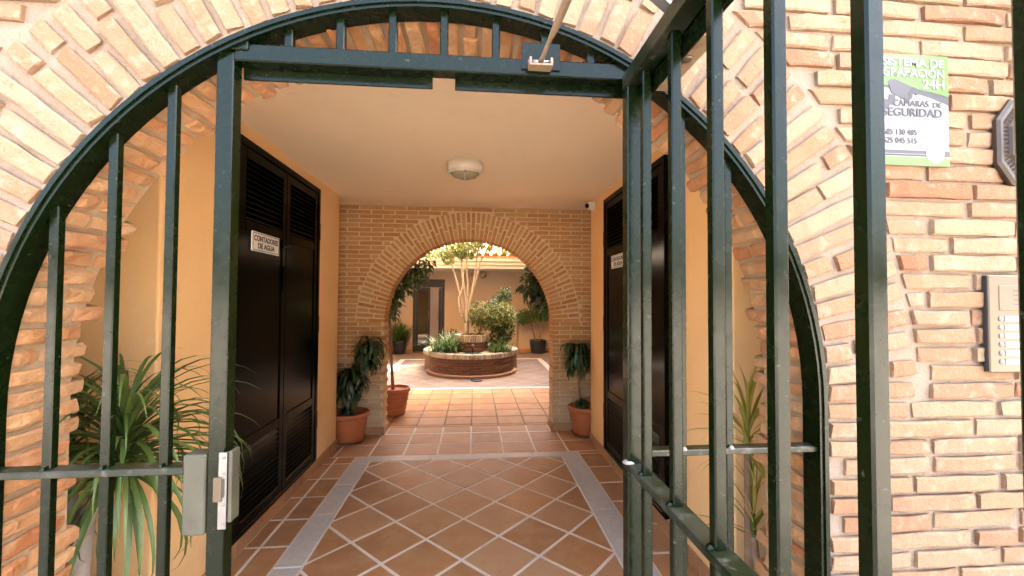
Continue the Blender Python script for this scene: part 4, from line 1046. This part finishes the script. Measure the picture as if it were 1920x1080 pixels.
obj('ceiling_slab', MB().box(-3.04, 2.99, 4.992, 6.98, 2.575, 2.79).mesh('cs'), CEI, gr)
obj('ceiling_slab', MB().box(-3.04, -1.85, 6.985, GY-.2, 2.40, 2.70).mesh('cs'), STU, gr)
obj('ceiling_slab', MB().box(1.73, 2.99, 6.985, GY-.2, 2.40, 2.70).mesh('cs'), STU, gr)
tl = MB(); n = 10
prof = [(.085*cos(pi*i/n), .075*sin(pi*i/n)) for i in range(n+1)]
def tilemesh():
    vs = []
    for y, s in ((0, 1.0), (.42, .86)):
        vs += [(x*s, y, z*s+y*.297) for x, z in prof]+[(x*s*.85, y, z*s*.85+y*.297) for x, z in prof]
    N_ = 2*(n+1); fs = []
    for i in range(n): fs += [(i, i+1, N_+i+1, N_+i), (n+1+i, N_+n+1+i, N_+n+2+i, n+2+i), (i, n+1+i, n+2+i, i+1), (N_+i, N_+i+1, N_+n+2+i, N_+n+1+i)]
    return MB().add(vs, fs).mesh('roof_tile')
RT = tilemesh(); RT.materials.append(ROF)
for i in range(29):
    for j in range(6):
        obj('roof_tile', RT, None, rf, Matrix.Translation((-2.9+i*.2, GY-.20+j*.38, 2.553+j*.38*.297+.006*(j % 2))))
# glass double door
gd = thing('glass_door', 'dark framed glass double door with one leaf ajar in the courtyard', 'door', ((DX0+DX1)/2, WY+.1, 0))
fm = MB()
for (a, b, c, d) in ((DX0, DX0+.07, 0, DZ), (DX1-.05, DX1, 0, DZ), (DX0+.07, DX1-.05, DZ-.22, DZ)): fm.box(a, b, WY+.05, WY+.13, c, d, .003)
obj('frame', fm.mesh('f'), BLK, gd)
def dleaf(xh, wd, ang, nm):
    M = Matrix.Translation((xh, WY+.08, 0)) @ Matrix.Rotation(ang, 4, 'Z'); s = 1 if wd > 0 else -1; wd = abs(wd)
    mb = MB(); z1 = DZ-.225
    for (a, b, c, d) in ((0, .07, .02, z1), (wd-.07, wd, .02, z1), (.07, wd-.07, .02, .14), (.07, wd-.07, z1-.08, z1)):
        mb.box(min(s*a, s*b), max(s*a, s*b), -.02, .02, c, d, .003)
    lf = obj('door_leaf', mb.mesh('l'), BLK, gd, M)
    obj('pane', MB().box(min(s*.065, s*(wd-.065)), max(s*.065, s*(wd-.065)), -.004, .004, .13, z1-.07).mesh('p'), GLA, lf, M)
    obj('handle', MB().tube([(s*(wd-.035), -.05, .9), (s*(wd-.035), -.05, 1.15)], .010, 8).mesh('h', True), STE, lf, M)
dleaf(DX0+.072, .40, 0, 'a'); dleaf(DX1-.052, -.36, R(-0)-R(68), 'b')
obj('lobby_wall', MB().box(-3.5, 3, WY+2.0, WY+2.1, -.02, 2.5).mesh('lw'), CPL, cb)
tag(obj('lobby_floor', MB().box(-9, 9, 13.5, 14.0, -.2, -.006).mesh('lf'), CTI), kind='structure')
sk = 0
for i in range(28):
    x0 = DX1+.004+i*.32; boxobj('skirting_tile', x0, x0+.316, WY-.062, WY-.049, 0, .09, TIL, cb, .002)
for i in range(6):
    x1 = DX0-.004-i*.32; boxobj('skirting_tile', x1-.316, x1, WY-.012, WY+.001, 0, .09, TIL, cb, .002)
wlm = thing('wall_light', 'round cream wall light under the courtyard eaves', 'lamp', (.22, WY-.05, 2.2))
obj('globe', MB().lathe([(.10, .0), (.10, -.03), (.085, -.07), (.04, -.09), (0, -.095)], (.22, WY-.048, 2.16), 20, 'y').mesh('g', True), GLS, wlm)
wlm = thing('wall_light', 'small box-shaped light fitting next to the round eaves light', 'lamp', (-.10, WY-.05, 2.2))
obj('housing', MB().box(-.14, -.05, WY-.11, WY-.047, 2.10, 2.19, .01).mesh('g'), CPL, wlm)
obj('cover', MB().box(-.125, -.065, WY-.118, WY-.109, 2.11, 2.18, .004).mesh('g'), GLS, wlm)
# unseen side wings, their heights set to shade the courtyard
WH = 9.0
for (x0, x1, lab) in ((-8.9, -3.05, 'unseen rendered wing, height set to shade the courtyard, fern side'), (3.0, 8.9, 'unseen rendered wing, height set to shade the courtyard, potted palm side')):
    wg = thing('court_shade_wing', lab, 'building', ((x0+x1)/2, 8.4, 0))
    hh_ = WH if x0 > 0 else 6.5
    obj('wall', MB().box(x0, x1, 5.0, 11.88, -.02, hh_).mesh('w'), CPL, wg)
    xi = x1 if x0 < 0 else x0; s = 1 if x0 < 0 else -1
    boxobj('cornice_band', min(xi, xi+s*.25), max(xi, xi+s*.25), 5.0, 11.3, hh_-.18, hh_+.02, STU, wg, .01)
    for y in (6.4, 9.2):
        for z in (.9, 3.7):
            a, b = sorted((xi-s*.05, xi+s*.02)); wn = boxobj('window', a, b, y-.55, y+.55, z, z+1.3, BLK, wg, .004)
            a, b = sorted((xi+s*.015, xi+s*.024)); obj('pane', MB().box(a, b, y-.48, y+.48, z+.07, z+1.23).mesh('p'), GLA, wn)
# pots and fittings by the back wall
fp = thing('potted_fern', 'bushy sword fern in a black pot beside the glass door', 'plant', (-2.02, 11.62, 0))
pot('pot', fp, (-2.02, 11.62, 0), .14, .19, .34, PBL, rim=False)
mb = MB()
for i in range(230):
    az = rn.uniform(0, 2*pi); a = rn.uniform(.75, 1.5); ln = .62*rn.uniform(.55, 1.1); P = Vector((-2.02+rn.gauss(0, .06), 11.62+rn.gauss(0, .05), .32)); h = Vector((cos(az), sin(az), 0)); sdv = Vector((-sin(az), cos(az), 0)); vs = []; dr = rn.uniform(.3, 1.2)
    for k in range(6):
        tt = k/5; wd = .020*(1-tt**2)+.001; vs += [P-sdv*wd, P+sdv*wd]; P = P+(h*cos(a)+Vector((0, 0, sin(a))))*ln/5; a -= dr/5
    mb.add(vs, [(2*k, 2*k+1, 2*k+3, 2*k+2) for k in range(5)], rn.random())
obj('fronds', mb.mesh('fronds', True, False), LFE, fp)
cp = thing('potted_palm', 'spreading fan-leaved plant on two stems in a dark pot with white pebbles', 'plant', (1.76, 11.62, 0))
pot('pot', cp, (1.76, 11.62, 0), .19, .235, .36, PBL, PWH, rim=False)
stem(cp, [(1.70, 11.62, .32), (1.62, 11.62, .6), (1.55, 11.62, .92)], [.02, .017, .014], BARK2); stem(cp, [(1.80, 11.62, .32), (1.84, 11.62, .6), (1.83, 11.62, .98)], [.02, .017, .014], BARK2)
obj('crown', leafcloud([((1.45, 11.6, 1.0), (.34, .3, .10), 1), ((1.75, 11.55, 1.12), (.4, .3, .16), 1.4), ((2.0, 11.6, 1.05), (.3, .3, .12), .8), ((1.3, 11.55, .93), (.16, .2, .07), .4), ((1.75, 11.6, 1.28), (.2, .2, .10), .4)], 900, .15, rn, .22, .1).mesh('crown', False, False), LFE, cp)
tp = thing('garden_tap', 'brass garden tap on a slim wall post near the potted palm', 'tap', (1.17, 11.8, 0))
obj('post', MB().box(1.155, 1.195, WY-.10, WY-.048, 0, 1.02, .004).mesh('p'), CPL, tp)
obj('shelf', MB().box(1.09, 1.44, WY-.12, WY-.046, 1.02, 1.06, .004).mesh('s'), TIL, tp)
obj('spout', MB().tube([(1.175, WY-.10, .93), (1.175, WY-.17, .93), (1.175, WY-.20, .90), (1.175, WY-.20, .86)], .013, 8).mesh('sp', True), BRZ, tp)
obj('valve_handle', MB().lathe([(.03, .955), (.03, .965), (.008, .97), (0, .97)], (1.175, WY-.15, 0), 10).mesh('vh', True), BRZ, tp)

scene.render.engine = 'CYCLES'
